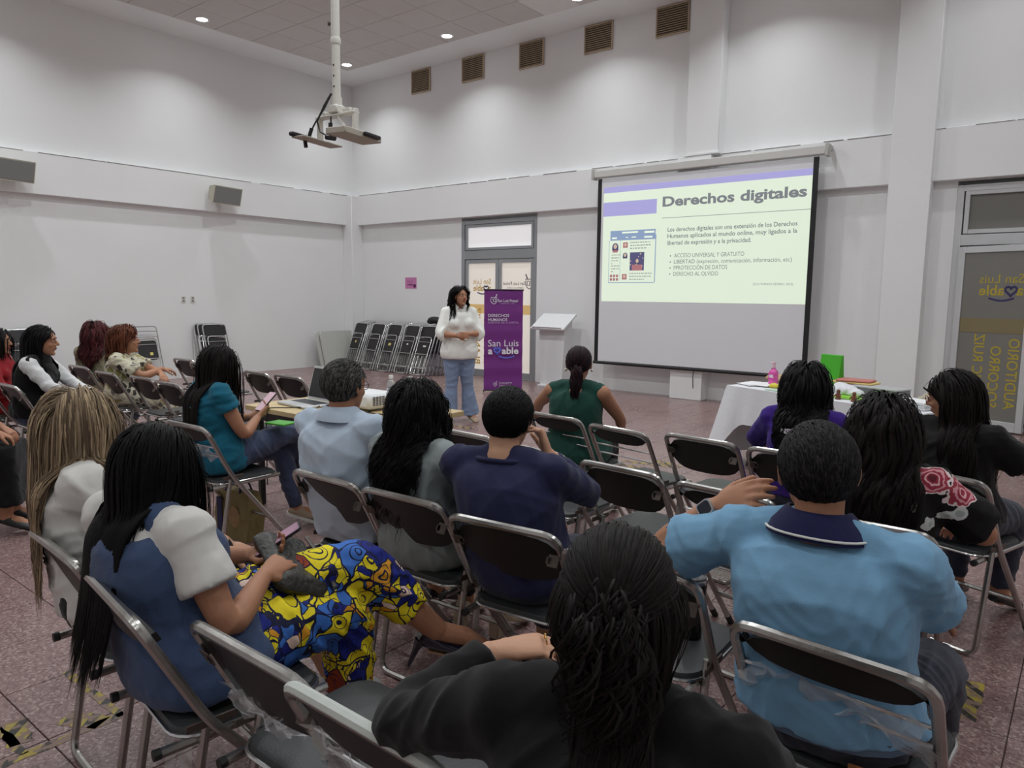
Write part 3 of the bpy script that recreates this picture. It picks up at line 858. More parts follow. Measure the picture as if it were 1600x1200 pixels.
C_('G', -2.64, 2.92, -4, 'empty folding chair half hidden between curly hair and navy sweater man')
C_('H', -2.14, 2.84, -4, 'empty folding chair just past the raised hand of the navy sweater man')
C_('I', -1.60, 2.77, -5, 'empty folding chair in the middle with full grey seat showing')
C_('L', -1.09, 2.70, -6, 'empty folding chair behind the polo man\'s raised forearm', 'wire')
C_('N', -.56, 2.62, 0, 'folding chair under the woman in the rose-patterned blouse')
C_('F', -2.62, 3.72, -6, 'folding chair under the woman in the dark green sleeveless top', 'wire')
C_('J', -2.10, 3.60, -10, 'empty folding chair with open slatted back beside the green-top woman', 'wire')
C_('K', -1.61, 3.64, -6, 'empty folding chair with broad black back facing the white table')
C_('M', -1.12, 3.60, -2, 'folding chair under the woman in the purple shirt')
C_('O', -.50, 3.60, -18, 'folding chair under the woman in the black tee with glasses')
C_('Q', -4.02, 2.05, 2, 'folding chair under the woman in the teal top, worn silver frame', 'wire')
C_('V1', -7.88, 2.96, 2, 'folding chair under the dark-red-haired woman by the side wall')
C_('V2', -7.12, 2.90, 0, 'folding chair under the short-haired woman in the leaf-pattern blouse')
C_('V3', -6.50, 2.94, 0, 'empty folding chair just before the leaf-pattern blouse woman\'s forearms')
C_('V4', -5.96, 2.90, 0, 'empty folding chair left of the teal-top woman\'s long hair')
C_('V5', -5.36, 2.92, 0, 'empty folding chair mostly hidden behind the teal-top woman\'s hair')
C_('W1', -7.92, 4.06, 2, 'empty folding chair by the side wall, the one nearer the leaf-pattern blouse')
C_('W2', -7.36, 3.95, 0, 'empty folding chair by the side wall just behind the teal-top woman\'s head')
C_('W3', -6.16, 3.85, -2, 'empty folding chair in front of the teal-top woman\'s face')
C_('W4', -5.68, 3.87, 0, 'empty folding chair directly behind the laptop lid')
C_('Z1', -6.70, 2.00, 0, 'folding chair under the woman in the black vest with white sleeves')
C_('Z2', -7.35, 1.96, 0, 'folding chair under the person in red at the photo edge')
C_('Z3', -5.68, .95, 0, 'folding chair under the black-skirted person cut by the photo edge')
film(CHAIRS['S'], (-.22, -.02, .60, .16), 3); film(CHAIRS['U'], (-.2, .2, .70, .44), 5); film(CHAIRS['P'], (-.2, .2, .69, .56), 9); film(CHAIRS['Q'], (-.2, .2, .68, .58), 4)
film(CHAIRS['T'], (-.21, .05, .62, .50), 8)
MB().tube(arc_path([(-CW, fy_(.6), .6), (-CW, fy_(.79) + .0, .793), (CW, fy_(.79), .793), (CW, fy_(.6), .6)], .055), .0128, 8, square=True, up=(0, 1, 0)).build('painted_rail', M('chalky_rail', srgb(196, 200, 194), .55, var=.08, vscale=40), CHAIRS['U'])['label'] = 'chalky white top rail'

# folded chairs
def folded_parts():
    P = {}
    W2 = .222
    m = MB().tube(arc_path([(-W2, 0, .02), (-W2, 0, .985), (W2, 0, .985), (W2, 0, .02)], .06), .0115, 6, up=(0, 1, 0)); P['outer_frame'] = m.mesh('outer_frame', CHROME_B)
    P['backrest'] = MB().prism(rrect(.41, .19, .03, 3), .018, X=Matrix(((1, 0, 0, 0), (0, 0, -1, .01), (0, 1, 0, .872), (0, 0, 0, 1)))).mesh('backrest', VINYL, angle=30)
    o = rrect(.355, .75, .055, 4); P['inner_frame'] = MB().tube(np.c_[o[:, 0], np.full(len(o), -.024), o[:, 1] + .385], .0105, 6, closed=True).mesh('inner_frame', CHROME_B)
    P['seat'] = MB().prism(rrect(.32, .335, .04, 3), .014, X=Matrix(((1, 0, 0, 0), (0, 0, -1, -.012), (0, 1, 0, .565), (0, 0, 0, 1)))).mesh('seat', VINYL, angle=30)
    P['crossbars'] = MB().tube([(-.17, -.036, .66), (.17, -.036, .66)], .007, 5).tube([(-.17, -.036, .415), (.17, -.036, .415)], .009, 5).tube([(-.175, -.03, .14), (.175, -.03, .14)], .008, 5).mesh('crossbars', CHROME_B)
    return P
FP = folded_parts()
STK_Y = M('yellow_sticker', srgb(222, 206, 120), .6); STK_W = M('white_sticker', srgb(226, 226, 222), .6)
def folded(x, y, z, rot, label, group, tag=None, skip=()):
    t = thing('folded_chair', label, 'chair', (x, y, z), rot=rot, group=group)
    for n, me in FP.items():
        if n not in skip: link(n, me, t)
    if tag: MB().box((tag[1], -.0275, tag[2]), (tag[3], .002, tag[4])).build('sticker', tag[0], t)
    return t
ordn = ('first', 'second', 'third', 'fourth', 'fifth')
tags = ((STK_Y, .0, .58, .035, .05), None, (STK_Y, 0, .57, .08, .05), (STK_W, 0, .60, .05, .03), (STK_W, .03, .58, .08, .03))
for c_, (cx, tilt, fan) in enumerate(((-12.02, -22, 0), (-11.48, -22, 0), (-10.98, -22, 0), (-10.48, -22, .0), (-10.02, -22, .02))):
    g = '%s column of stacked folded chairs' % ordn[c_]
    for k in range(7):
        yb = 9.66 + .068 * k; lean = math.radians(-21 + 1.6 * k)
        lab = ('front folded chair of the %s column from the room corner' % ordn[c_]) if k == 0 else 'folded chair, %s from the front in the %s column from the room corner' % (('second', 'third', 'fourth', 'fifth', 'sixth', 'last')[k - 1], ordn[c_])
        folded(cx + fan * k * 2.0, yb, .0, (lean, 0, math.radians(-8 + (c_ == 4) * 4)), lab, g, tags[c_] if k == 0 else None)
bag = MB().box((0, 0, 0), (.30, .10, .16), .04)
me = fuse(MB().ell((0, 0, .06), (.17, .09, .07)).ell((-.1, 0, .03), (.09, .07, .05)).ell((.1, .02, .02), (.09, .07, .05)), .012, 3); wrinkle(me, .012, 22, 4); finish(me, angle=None)
me.materials.append(M('black_bag_cloth', srgb(30, 30, 32), .7)); t = link('black_bag', me, None, (-9.93, 10.07, .985), label='black cloth bag lying on top of the last column of folded chairs', cat='bag')
XW = X0 + .36
for key, items in (('first', ((3.98, .34, 0), (4.06, .29, 1), (4.12, .24, 2))), ('second', ((5.36, .34, 0), (5.30, .28, 1))), ('third', ((7.08, .34, 0), (7.00, .28, 1), (6.94, .23, 2)))):
    for y, dx, k in items:
        where = {'first': 'beside the black-vest woman\'s head', 'second': 'behind the leaf-pattern blouse woman', 'third': 'standing alone nearer the corner'}[key]
        folded(X0 + .05 + dx, y, 0, (math.radians(-17 + 2.2 * k), 0, PI / 2), ('front', 'second', 'rearmost')[k] + ' folded chair of the wall group ' + where, 'folded chairs leaning on the side wall')
t = folded(X0 + .40, 5.80, 0, (math.radians(-17), 0, PI / 2), 'folded chair with bare open back leaning on the side wall', 'folded chairs leaning on the side wall', (STK_Y, .05, .5, .05, .05), ('backrest',))
MB().tube([(-.21, -.005, .90), (.21, -.005, .90)], .007, 5).tube([(-.21, -.005, .80), (.21, -.005, .80)], .007, 5).build('back_bars', CHROME_B, t)
folded(X0 + .38, 3.52, 0, (math.radians(-17), 0, PI / 2), 'folded chair at the photo edge behind the person in red', 'folded chairs leaning on the side wall')
# ------------------------------------------------------------------ projector table
WOOD = M('pale_wood_top', srgb(206, 184, 138), .45, var=.08, vscale=5)
t = thing('wooden_table', 'pale wood-topped table carrying the laptop and the white projector', 'table', (-4.08, 3.31, 0))
MB().box((0, 0, .722), (1.36, .86, .036), .004).build('tabletop', WOOD, t)
MB().box((0, -.36, .665), (1.22, .03, .07), .003).box((0, .36, .665), (1.22, .03, .07), .003).box((-.6, 0, .665), (.03, .7, .07), .003).box((.6, 0, .665), (.03, .7, .07), .003).build('apron_frame', BLACK_P, t)
leg = MB().box((0, 0, .352), (.04, .04, .70), .004).mesh('leg', BLACK_P)
for sx in (-1, 1):
    for sy in (-1, 1): link('leg', leg, t, (sx * .6, sy * .36, 0))
TZ = .741
ALU = M('laptop_aluminium', srgb(206, 208, 210), .35, .4)
t = thing('laptop', 'open silver laptop with dark screen on the wooden table', 'laptop', (-4.42, 3.16, TZ), math.radians(-4))
MB().box((0, 0, .010), (.37, .25, .018), .005).build('base', ALU, t)
MB().box((0, .03, .0195), (.31, .12, .002)).build('keyboard', M('laptop_keys', srgb(40, 40, 44), .5), t)
MB().box((0, -.075, .0193), (.11, .07, .001)).build('trackpad', M('trackpad', srgb(190, 192, 194), .3, .3), t)
XS = T(0, .125, .02, math.radians(-16))
MB().box((0, .004, .125), (.37, .008, .25), .003, X=XS).build('lid', ALU, t)
MB().box((0, -.001, .125), (.345, .003, .215), X=XS).build('display', M('dark_display', srgb(38, 38, 40), .25), t)
PRW = M('projector_white', srgb(232, 233, 234), .4)
t = thing('projector', 'white projector on the wooden table beside the grey-haired man\'s head', 'projector', (-3.98, 3.36, TZ), math.radians(0))
MB().box((0, 0, .068), (.34, .26, .105), .022).build('body', PRW, t)
v = MB()
for i in range(6):
    for j in range(4): v.box((.171, -.085 + j * .028, .045 + i * .011), (.004, .020, .006))
v.build('vent_slots', M('vent_slots', srgb(70, 70, 72), .6), t)
MB().tube([(.07, .12, .07), (.07, .142, .07)], .035, 14).build('lens', BLACK_P, t)
ft = MB().lathe([(.012, 0), (.014, .016)], 8).mesh('foot', BLACK_P)
for sx, sy in ((-1, -1), (1, -1), (1, 1), (-1, 1)): link('foot', ft, t, (sx * .14, sy * .1, .0))
CLEAR = M('clear_bottle', srgb(232, 236, 240), .12, trans=.75, alpha=1)
LABB = M('bottle_label', srgb(226, 230, 240), .5); BLU = M('label_blue', srgb(46, 74, 160), .5)
for k, (x, y) in enumerate(((-4.02, 3.62), (-3.86, 3.665), (-3.78, 3.69))):
    t = thing('water_bottle', ['clear water bottle with a blue-printed label, beside the projector', 'clear water bottle in the middle of the three on the wooden table', 'clear water bottle at the table edge, farthest from the projector'][k], 'bottle', (x, y, TZ), .4 * k, group='water bottles on the wooden table')
    MB().lathe([(.02, 0), (.031, .004), (.033, .03), (.033, .135), (.031, .15), (.016, .178), (.0135, .183), (.0135, .192)], 18).build('body', CLEAR, t)
    MB().lathe([(.0336, .055), (.0336, .118)], 18, cap=False).build('label_band', LABB, t)
    v, f = text_geo('agua', .034, bold=.002); g = MB()
    for a0 in (-1.0, .9):
        a = v[:, 0] / .034 + a0 + PI * 1.35; g.add(np.c_[.0342 * np.cos(a), .0342 * np.sin(a), .087 + v[:, 1]], f)
    g.build('label_print', BLU, t, False)
    MB().lathe([(.0155, .186), (.0155, .208), (.013, .211)], 16).build('cap', WHITE_P, t)
t = thing('paper_sheet', 'white paper sheet lying on the wooden table behind the grey-haired man', 'paper', (-4.03, 3.02, TZ + .001), .3)
MB().box((0, 0, .001), (.21, .28, .002)).build('sheet', PAPER, t)
c = MB(); z = TZ + .006
for q in ([(-4.22, 3.13, z + .01), (-4.16, 3.05, z), (-4.12, 2.96, z), (-4.13, 2.885, z), (-4.14, 2.868, z - .04), (-4.15, 2.86, .45), (-4.2, 2.86, .1)],
          [(-4.18, 3.2, z), (-4.02, 3.16, z), (-3.85, 3.2, z), (-3.7, 3.22, z), (-3.55, 3.26, z)], [(-3.86, 3.48, z), (-3.74, 3.42, z), (-3.62, 3.44, z), (-3.5, 3.42, z)],
          [(-4.25, 3.05, z + .008), (-4.36, 2.99, z), (-4.44, 2.92, z), (-4.46, 2.872, z), (-4.47, 2.862, .6), (-4.47, 2.86, .2)]):
    c.tube(arc_path(q, .04), .0042, 6)
link('cable_bundle', c.mesh('cable_bundle', BLACK_P), None, label='black cables running from laptop and projector over the table edge', cat='cable')

# ------------------------------------------------------------------ white-cloth table with its clutter
TA = math.radians(-21)
t = thing('folding_table', 'folding table under a white cloth in front of the screen', 'table', (-2.62, 6.50, 0), TA)
TW, TD, TH = 1.83, .76, .735
MB().box((TW / 2, TD / 2, TH - .02), (TW, TD, .035), .006).build('tabletop', GRT, t)
LEGG = M('table_leg_steel', srgb(84, 82, 80), .4, .6)
for x in (.28, TW - .28):
    m = MB()
    for y in (.10, TD - .10): m.tube(arc_path([(x, y, .70), (x + (.02 if x < 1 else -.02), y, .42), (x, y, .34), (x + (-.10 if x < 1 else .10), y, .0)], .12), .013, 8)
    m.tube([(x + .01, .1, .45), (x + .01, TD - .1, .45)], .011, 6); m.build('leg', LEGG, t)
CLOTH = M('white_tablecloth', srgb(226, 227, 231), .8, var=.02, bump=.15, bscale=30, sheen=.2)
# cloth: top plus skirts hanging on the front, the left end and the back
per = []
def edge(a, b, n): return [np.array(a) + (np.array(b) - np.array(a)) * i / n for i in range(n)]
zt = TH + .004
loop = edge((0, 0), (TW, 0), 40) + edge((TW, 0), (TW, TD), 16) + edge((TW, TD), (0, TD), 40) + edge((0, TD), (0, 0), 18)
K = len(loop); rows = []
for lv in range(9):
    a = lv / 8; row = []
    for i, p in enumerate(loop):
        x, y = p
        drop = .33
        out = np.array([0., 0.])
        if y <= 0: out += (0, -1)
        if y >= TD - 1e-6: out += (0, 1)
        if x <= 1e-6: out += (-1, 0)
        if x >= TW - 1e-6: out += (1, 0)
        if np.linalg.norm(out) > 0: out = out / np.linalg.norm(out)
        corner = math.exp(-((min(x, TW - x)) ** 2 + (min(y, TD - y)) ** 2) / .012)
        if x <= 1e-6: drop = .66
        drop += .0 if x <= 1e-6 else .30 * corner * (x < 1)
        fl = .008 + a * (.02 + .012 * math.sin(i * 1.3) + .11 * corner + (.05 if x <= 1e-6 else 0))
        z = zt - (drop * a if lv else 0)
        row.append((x + out[0] * fl, y + out[1] * fl, z - .0))
    rows.append(np.array(row))
inner = np.array([(min(max(p[0], .01), TW - .01), min(max(p[1], .01), TD - .01), zt + .002) for p in loop])
m = MB().loft([r[::1] for r in rows[::-1]] + [inner], cap=False)
m.f.append(tuple(9 * K + i for i in range(K))); m.m.append(0)
me = m.mesh('tablecloth', CLOTH, True, 60)
ct_ = link('tablecloth', me, None, (-2.62, 6.50, 0), TA, label='white cloth draped over the folding table by the screen', cat='tablecloth')
WX = T(-2.62, 6.50, 0, 0, 0, TA)
def wt(u, v, z=TH + .009): p = WX @ Vector((u, v, z)); return (p.x, p.y, p.z)
def lump(name, parts, mat, loc, rz, label, cat, amp=.01, sc=20, seed=0, vox=.008, group=None):
    m = MB()
    for c, r in parts: m.ell(c, r)
    me = fuse(m, vox, 3); wrinkle(me, amp, sc, seed); finish(me, angle=None); me.materials.append(mat); me.name = name
    return link(name, me, None, loc, rz, label=label, cat=cat, group=group)
r = random.Random(11)
for k, (u, v, dz, rz, mat) in enumerate(((.05, .30, 0, .2, PAPER), (.12, .24, .004, -.3, PAPER), (.20, .27, .008, .1, PAPER))):
    t = thing('paper_pad', ['loose white papers at the screen end of the white table, lowest sheets', 'loose white papers at the screen end of the white table, middle sheets', 'loose white papers at the screen end of the white table, top sheets'][k], 'paper', wt(u, v, TH + .009 + dz), TA + rz)
    for i in range(2): MB().box((.006 * i, .004 * i, .002 + .0), (.215, .28, .0035)).build('sheets', mat, t) if i == 0 else None
KRAFT = M('kraft_paper', srgb(186, 158, 122), .8, var=.1, vscale=12)
lump('crumpled_bag', [((0, 0, .04), (.18, .10, .045)), ((.12, .05, .05), (.12, .08, .05)), ((-.14, .03, .035), (.1, .08, .035))], KRAFT, wt(.18, .56), TA, 'crumpled brown paper bag behind the pink bottle on the white table', 'bag', .022, 26, 2)
lump('crumpled_cloth', [((0, 0, .035), (.12, .08, .04)), ((.08, .02, .03), (.07, .07, .035))], M('cream_cloth', srgb(214, 208, 186), .8), wt(.38, .60), TA, 'crumpled cream cloth between the pink bottle and the green bag', 'cloth', .018, 26, 3)
t = thing('sanitizer_bottle', 'pink sanitizer bottle with a pump top on the white table', 'bottle', wt(.23, .34), TA)
PNK = M('pink_gel', srgb(226, 96, 176), .3)
MB().loft([np.c_[rrect(.085 * k, .055 * k, .02, 3), np.full(16, z)] for z, k in ((0, .94), (.005, 1), (.12, 1), (.135, .9), (.148, .5), (.16, .34), (.165, .34))]).build('body', PNK, t)
MB().tube([(0, 0, .16), (0, 0, .20)], .012, 10).tube([(0, 0, .20), (0, 0, .215)], .018, 10).tube([(0, 0, .21), (-.03, -.01, .208)], .007, 8).build('pump', M('pale_pink_pump', srgb(236, 190, 206), .4), t)
MB().box((0, -.0285, .08), (.07, .002, .06)).build('label_band', M('violet_label', srgb(210, 70, 160), .5), t)
v, f = text_geo('GEL', .034, bold=.002); g = MB(); flat(g, v, f, Matrix(((1, 0, 0, 0), (0, 0, -1, -.030), (0, 1, 0, .085), (0, 0, 0, 1)))); g.build('label_print', WHT, t, False)
GRN = M('green_nonwoven', srgb(72, 176, 40), .7, var=.06, bump=.3, bscale=90)
t = thing('gift_bag', 'lying green non-woven bag with a dark opening on the white table', 'bag', wt(.50, .42), TA + .2)
a = np.arange(20) * 2 * PI / 20; ring = lambda x, ry, rz, cz: np.c_[np.full(20, x), ry * np.cos(a), cz + rz * np.sin(a)]
rings = [ring(-.02, .005, .005, .06), ring(.0, .06, .05, .06), ring(.06, .10, .075, .08), ring(.14, .11, .085, .095), ring(.20, .095, .075, .10), ring(.19, .085, .066, .10), ring(.10, .07, .05, .09), ring(.04, .02, .02, .08)]
MB().loft(rings, X=T(0, .1, .02, 0, 0, -PI / 2)).build('body', GRN, t)
MB().ell((0, -.055, .12), (.055, .012, .042)).build('dark_opening', BLACK_P, t)
MB().tube([(-.05, -.09, .17), (-.02, -.12, .21), (.03, -.12, .20), (.06, -.09, .17)], .012, 6).build('handle', GRN, t)
t = thing('gift_bag', 'green gift bag with a cut handle slot standing upright on the white table', 'bag', wt(.70, .52), TA - .05)
t.scale = (.74, .8, 1.0)
m = MB(); o = [(-.135, 0, 0), (.135, 0, 0), (.15, 0, .30), (-.15, 0, .30)]
m.loft([[(-.13, -.045, 0), (.13, -.045, 0), (.13, .045, 0), (-.13, .045, 0)], [(-.14, -.04, .12), (.14, -.04, .12), (.14, .04, .12), (-.14, .04, .12)], [(-.145, -.012, .31), (.145, -.018, .31), (.145, .012, .315), (-.145, .012, .315)]])
m.build('body', GRN, t, False)
MB().box((0, -.018, .255), (.07, .006, .016), .002).build('handle_slot', M('pale_slot', srgb(196, 220, 190), .7), t)
YEL = M('yellow_ribbon', srgb(222, 206, 74), .6)
lump('ribbon_bundle', [((0, 0, .02), (.05, .04, .025)), ((.08, .03, .02), (.06, .03, .02)), ((.16, .06, .015), (.05, .025, .018))], YEL, wt(.36, .20), TA, 'crumpled yellow ribbon in front of the lying green bag', 'ribbon', .014, 40, 5)
lump('pouch', [((0, 0, .02), (.09, .05, .025)), ((.07, .02, .02), (.05, .04, .02))], M('teal_pouch', srgb(50, 92, 112), .6, var=.3, vscale=40), wt(.56, .22), TA, 'dark teal pouch in front of the lying green bag', 'pouch', .010, 36, 6)
t = thing('leaflet', 'pale green leaflet at the front edge of the white table', 'paper', wt(.52, .08), TA); MB().box((0, 0, .002), (.22, .13, .003)).build('sheet', M('mint_paper', srgb(186, 214, 190), .7), t)
lump('white_bag', [((0, 0, .05), (.12, .08, .05)), ((.09, 0, .035), (.08, .07, .035)), ((-.06, .03, .06), (.07, .06, .05))], M('white_bag_plastic', srgb(222, 222, 226), .35), wt(1.0, .30), TA, 'crumpled white plastic bag behind the small figurines', 'bag', .016, 30, 7)
for k, (col, dz, w) in enumerate(((srgb(206, 120, 190), .085, .30), (srgb(214, 190, 120), .100, .34), (srgb(190, 120, 110), .113, .28))):
    t = thing('folded_fabric', ['pink folded fabric at the bottom of the fabric heap', 'straw-yellow folded fabric in the middle of the fabric heap', 'reddish folded fabric on top of the fabric heap'][k], 'fabric', wt(.94, .52, TH + .009 + (0 if k == 0 else .087 + .018 * (k - 1))), TA + .15 * k)
    if k == 0: MB().box((0, 0, .043), (w, .2, .086), .02).build('folds', M('fabric_%d' % k, col, .8, var=.1), t)
    else: MB().box((0, 0, .009), (w, .19, .017), .007).build('folds', M('fabric_%d' % k, col, .8, var=.1), t)
t = thing('grey_box', 'flat grey cardboard box behind the lime folder', 'box', wt(1.20, .46), TA)
MB().box((0, 0, .04), (.40, .20, .08), .004).build('body', M('grey_card', srgb(120, 120, 122), .7), t); MB().box((0, 0, .084), (.41, .21, .012), .003).build('lid', M('pale_grey_card', srgb(176, 176, 176), .7), t)
LIM = M('lime_folder', srgb(150, 214, 72), .5)
t = thing('lime_folder', 'lime green folder lying before the grey box', 'folder', wt(1.22, .22), TA + .12); MB().box((0, 0, .004), (.44, .16, .008), .002).box((.0, .02, .012), (.40, .12, .006), .002).build('cover', LIM, t)
PKR = M('magenta_ribbon', srgb(200, 70, 130), .5)
m = MB()
for q in ([(0, 0, .012), (.06, -.03, .03), (.10, -.1, .01)], [(0, 0, .012), (.05, .04, .03), (.12, .02, .02)], [(0, 0, .012), (.02, -.08, .02), (.07, -.14, .008)]): m.tube(q, [.014, .016, .005], 6, aspect=.4)
link('ribbon_bow', m.mesh('ribbon_bow', PKR), None, wt(1.42, .24), TA, label='magenta ribbon bow beside the lime folder', cat='ribbon')
FIG = [(1.00, .08, srgb(60, 62, 74), .055), (1.09, .085, srgb(112, 62, 40), .075), (1.24, .07, srgb(120, 66, 42), .075), (1.37, .09, srgb(120, 112, 100), .07), (1.46, .08, srgb(70, 100, 140), .04)]
lbl = ['dark little figurine nearest the purple shirt woman', 'small brown figurine, first of the brown pair', 'small brown figurine with outspread base, second of the brown pair', 'small grey-brown figurine before the lime folder end', 'low blue figurine lying beside the magenta ribbon']
for k, (u, v_, c, h) in enumerate(FIG):
    m = MB().lathe([(.022, 0), (.024, .006), (.018, .012), (.021, h * .35), (.013, h * .58), (.006, h * .62)], 10).ell((0, 0, h * .80), (.016, .015, .018), 8, 6).capsule([(-.016, 0, h * .5), (-.026, -.012, h * .3)], [.007, .006], 6).capsule([(.016, 0, h * .5), (.026, -.012, h * .3)], [.007, .006], 6)
    link('figurine', m.mesh('figurine', M('figurine_%d' % k, c, .5, var=.35, vscale=60)), None, wt(u, v_), TA, label=lbl[k], cat='figurine', group='small figurines on the white table')
t = thing('paper_stack', 'thick stack of white paper near the glasses-wearing woman', 'paper', wt(1.64, .20), TA + .05)
for i in range(7): MB().box((.004 * math.sin(i * 2), .003 * math.cos(i * 3), .004 + .008 * i), (.28, .22, .0072)).build('sheets', PAPER, t)
lump('cloth_hat', [((0, 0, .05), (.13, .09, .05)), ((.1, .02, .04), (.08, .07, .04)), ((-.1, 0, .03), (.06, .06, .03))], M('beige_knit', srgb(190, 180, 158), .9, var=.2, vscale=30), wt(1.66, .50), TA, 'beige knitted heap behind the thick paper stack', 'cloth', .016, 30, 9)
t = thing('blue_carton', 'small slate-blue carton behind the beige knitted heap', 'carton', wt(1.72, .64), TA); MB().box((0, 0, .06), (.07, .04, .12), .003).build('body', M('slate_card', srgb(110, 118, 140), .6), t); MB().box((0, -.021, .07), (.05, .002, .05)).build('label_patch', PAPER, t)

# ------------------------------------------------------------------ worn hazard tape on the floor
def hazard():
    m = bpy.data.materials.new('worn_hazard_tape'); m.use_nodes = True; nt = m.node_tree; L = nt.links; b = nt.nodes['Principled BSDF']
    tc = nt.nodes.new('ShaderNodeTexCoord'); w = nt.nodes.new('ShaderNodeTexWave'); w.inputs['Scale'].default_value = 5.5; w.bands_direction = 'DIAGONAL'; w.inputs['Distortion'].default_value = .6
    L.new(tc.outputs['Object'], w.inputs['Vector'])
    r = ramp(nt, [(0, srgb(38, 36, 32)), (.34, srgb(160, 142, 52))], 'CONSTANT'); L.new(w.outputs['Fac'], r.inputs[0])
    n = nt.nodes.new('ShaderNodeTexNoise'); n.inputs['Scale'].default_value = 22; n.inputs['Detail'].default_value = 5; L.new(tc.outputs['Object'], n.inputs['Vector'])
    r2 = ramp(nt, [(.47, (0, 0, 0)), (.55, (1, 1, 1))]); L.new(n.outputs['Fac'], r2.inputs[0])
    mx = nt.nodes.new('ShaderNodeMix'); mx.data_type = 'RGBA'; L.new(r2.outputs[0], mx.inputs[0]); L.new(r.outputs[0], mx.inputs[6]); mx.inputs[7].default_value = (*srgb(128, 104, 92), 1)
    L.new(mx.outputs[2], b.inputs['Base Color']); b.inputs['Roughness'].default_value = .5
    return m
HAZ = hazard()
def tape(label, strips):
    x, y = strips[0][:2]; t = thing('floor_tape', label, 'tape', (x, y, 0))
    rr = random.Random(len(label))
    for cx, cy, lx, ly, rz in strips:
        m = MB(); n = 12; v = []
        for i in range(n + 1):
            u = -lx / 2 + lx * i / n
            v += [(u, -ly / 2 + rr.uniform(0, .012), .0012), (u, ly / 2 - rr.uniform(0, .012), .0012)]
        m.add(v, [(2 * i, 2 * i + 2, 2 * i + 3, 2 * i + 1) for i in range(n)], X=T(cx - x, cy - y, 0, 0, 0, rz)); m.build('strip', HAZ, t, False)
tape('worn yellow tape square on the floor at the lower corner of the photo', ((-2.92, 1.08, .50, .045, .0), (-2.68, .90, .40, .05, PI / 2), (-3.0, .76, .62, .045, .05), (-2.75, .98, .16, .10, .5), (-2.85, .80, .18, .09, -.2)))
tape('black and yellow tape piece beside the polo man\'s white shoe', ((-.27, 3.22, .34, .10, PI / 2),))
tape('yellow tape piece on the floor past the black-tee woman\'s elbow', ((-.44, 5.8, .30, .14, .1), (-.55, 5.9, .12, .2, .4)))
tape('worn yellow tape strip in front of the ajar door', ((-.62, 8.55, .55, .12, .05),))
tape('worn yellow tape patch on the floor beside the slatted-back chair', ((-3.14, 6.0, .5, .09, .2), (-3.0, 6.12, .3, .10, -.3), (-3.22, 5.8, .36, .1, .1)))
tape('worn yellow tape patch at the presenter\'s feet', ((-5.78, 6.22, .45, .10, .1), (-5.9, 6.05, .5, .08, -.1)))
tape('small yellow tape remnant on the floor behind the presenter', ((-8.7, 9.0, .45, .09, .5),))

# tumbler on the chair
t = thing('tumbler', 'black steel tumbler with clear lid standing on a chair seat', 'tumbler', (-.93, 2.10, .4725))
MB().lathe([(.030, 0), (.034, .004), (.036, .08), (.044, .17), (.045, .185)], 24).build('body', M('black_steel', srgb(22, 22, 24), .3, .3), t)
MB().lathe([(.0455, .181), (.0462, .186), (.0462, .192), (.0455, .195)], 24).build('rim', CHROME_B, t)
MB().lathe([(.043, .190), (.043, .202), (.036, .205), (.034, .200), (.002, .200)], 24).box((.0, .012, .205), (.03, .02, .008), .003).build('lid', M('smoky_lid', srgb(90, 90, 92), .15), t)
# tote bag under the teal-top woman's chair
t = thing('tote_bag', 'khaki and navy tote bag standing on the floor under the teal-top woman', 'bag', (-4.15, 2.45, 0), .1)
m = MB(); m.loft([[(-.14, -.06, 0), (.14, -.06, 0), (.14, .06, 0), (-.14, .06, 0)], [(-.16, -.07, .15), (.16, -.07, .15), (.16, .07, .15), (-.16, .07, .15)], [(-.15, -.04, .31), (.15, -.04, .31), (.15, .04, .31), (-.15, .04, .31)]])
m.build('body', M('khaki_canvas', srgb(128, 112, 72), .8, var=.1), t, False)
MB().box((-.10, -.073, .14), (.05, .004, .24)).build('navy_panel', M('navy_canvas', srgb(36, 40, 76), .8), t)
MB().ell((.04, -.068, .15), (.055, .006, .07)).build('printed_oval', M('tan_print', srgb(150, 120, 84), .8, var=.2, vscale=30), t)
for s in (-1, 1): MB().tube(arc_path([(-.07, s * .045, .30), (-.06, s * .03, .36), (.06, s * .03, .36), (.07, s * .045, .30)], .03), .007, 6).build('handle', M('navy_canvas', (0, 0, 0)), t)
# ------------------------------------------------------------------ people
def V(*a): return np.array(a, float)
def unit(v): v = np.asarray(v, float); return v / (np.linalg.norm(v) + 1e-12)
def lerp(a, b, t): return a + (b - a) * t
def rotm(yaw, pitch, roll):   # degrees; yaw turns left (counter-clockwise seen from above), pitch nods down, roll leans the head to its right
    return np.array(Euler((math.radians(-pitch), math.radians(roll), math.radians(yaw)), 'XYZ').to_matrix() if False else
                    (Matrix.Rotation(math.radians(yaw), 3, 'Z') @ Matrix.Rotation(math.radians(-pitch), 3, 'X') @ Matrix.Rotation(math.radians(roll), 3, 'Y')))

def skin_mat(name, rgb):
    m = M(name, srgb(*rgb), .55, var=.06, vscale=14, bump=.05, bscale=120, spec=.35)
    b = m.node_tree.nodes['Principled BSDF']; b.inputs['Subsurface Weight'].default_value = .08; b.inputs['Subsurface Radius'].default_value = (.012, .005, .003); b.inputs['Subsurface Scale'].default_value = .6
    return m
SK_A = skin_mat('skin_tan', (176, 126, 98)); SK_B = skin_mat('skin_light', (196, 150, 122)); SK_C = skin_mat('skin_brown', (150, 104, 78))

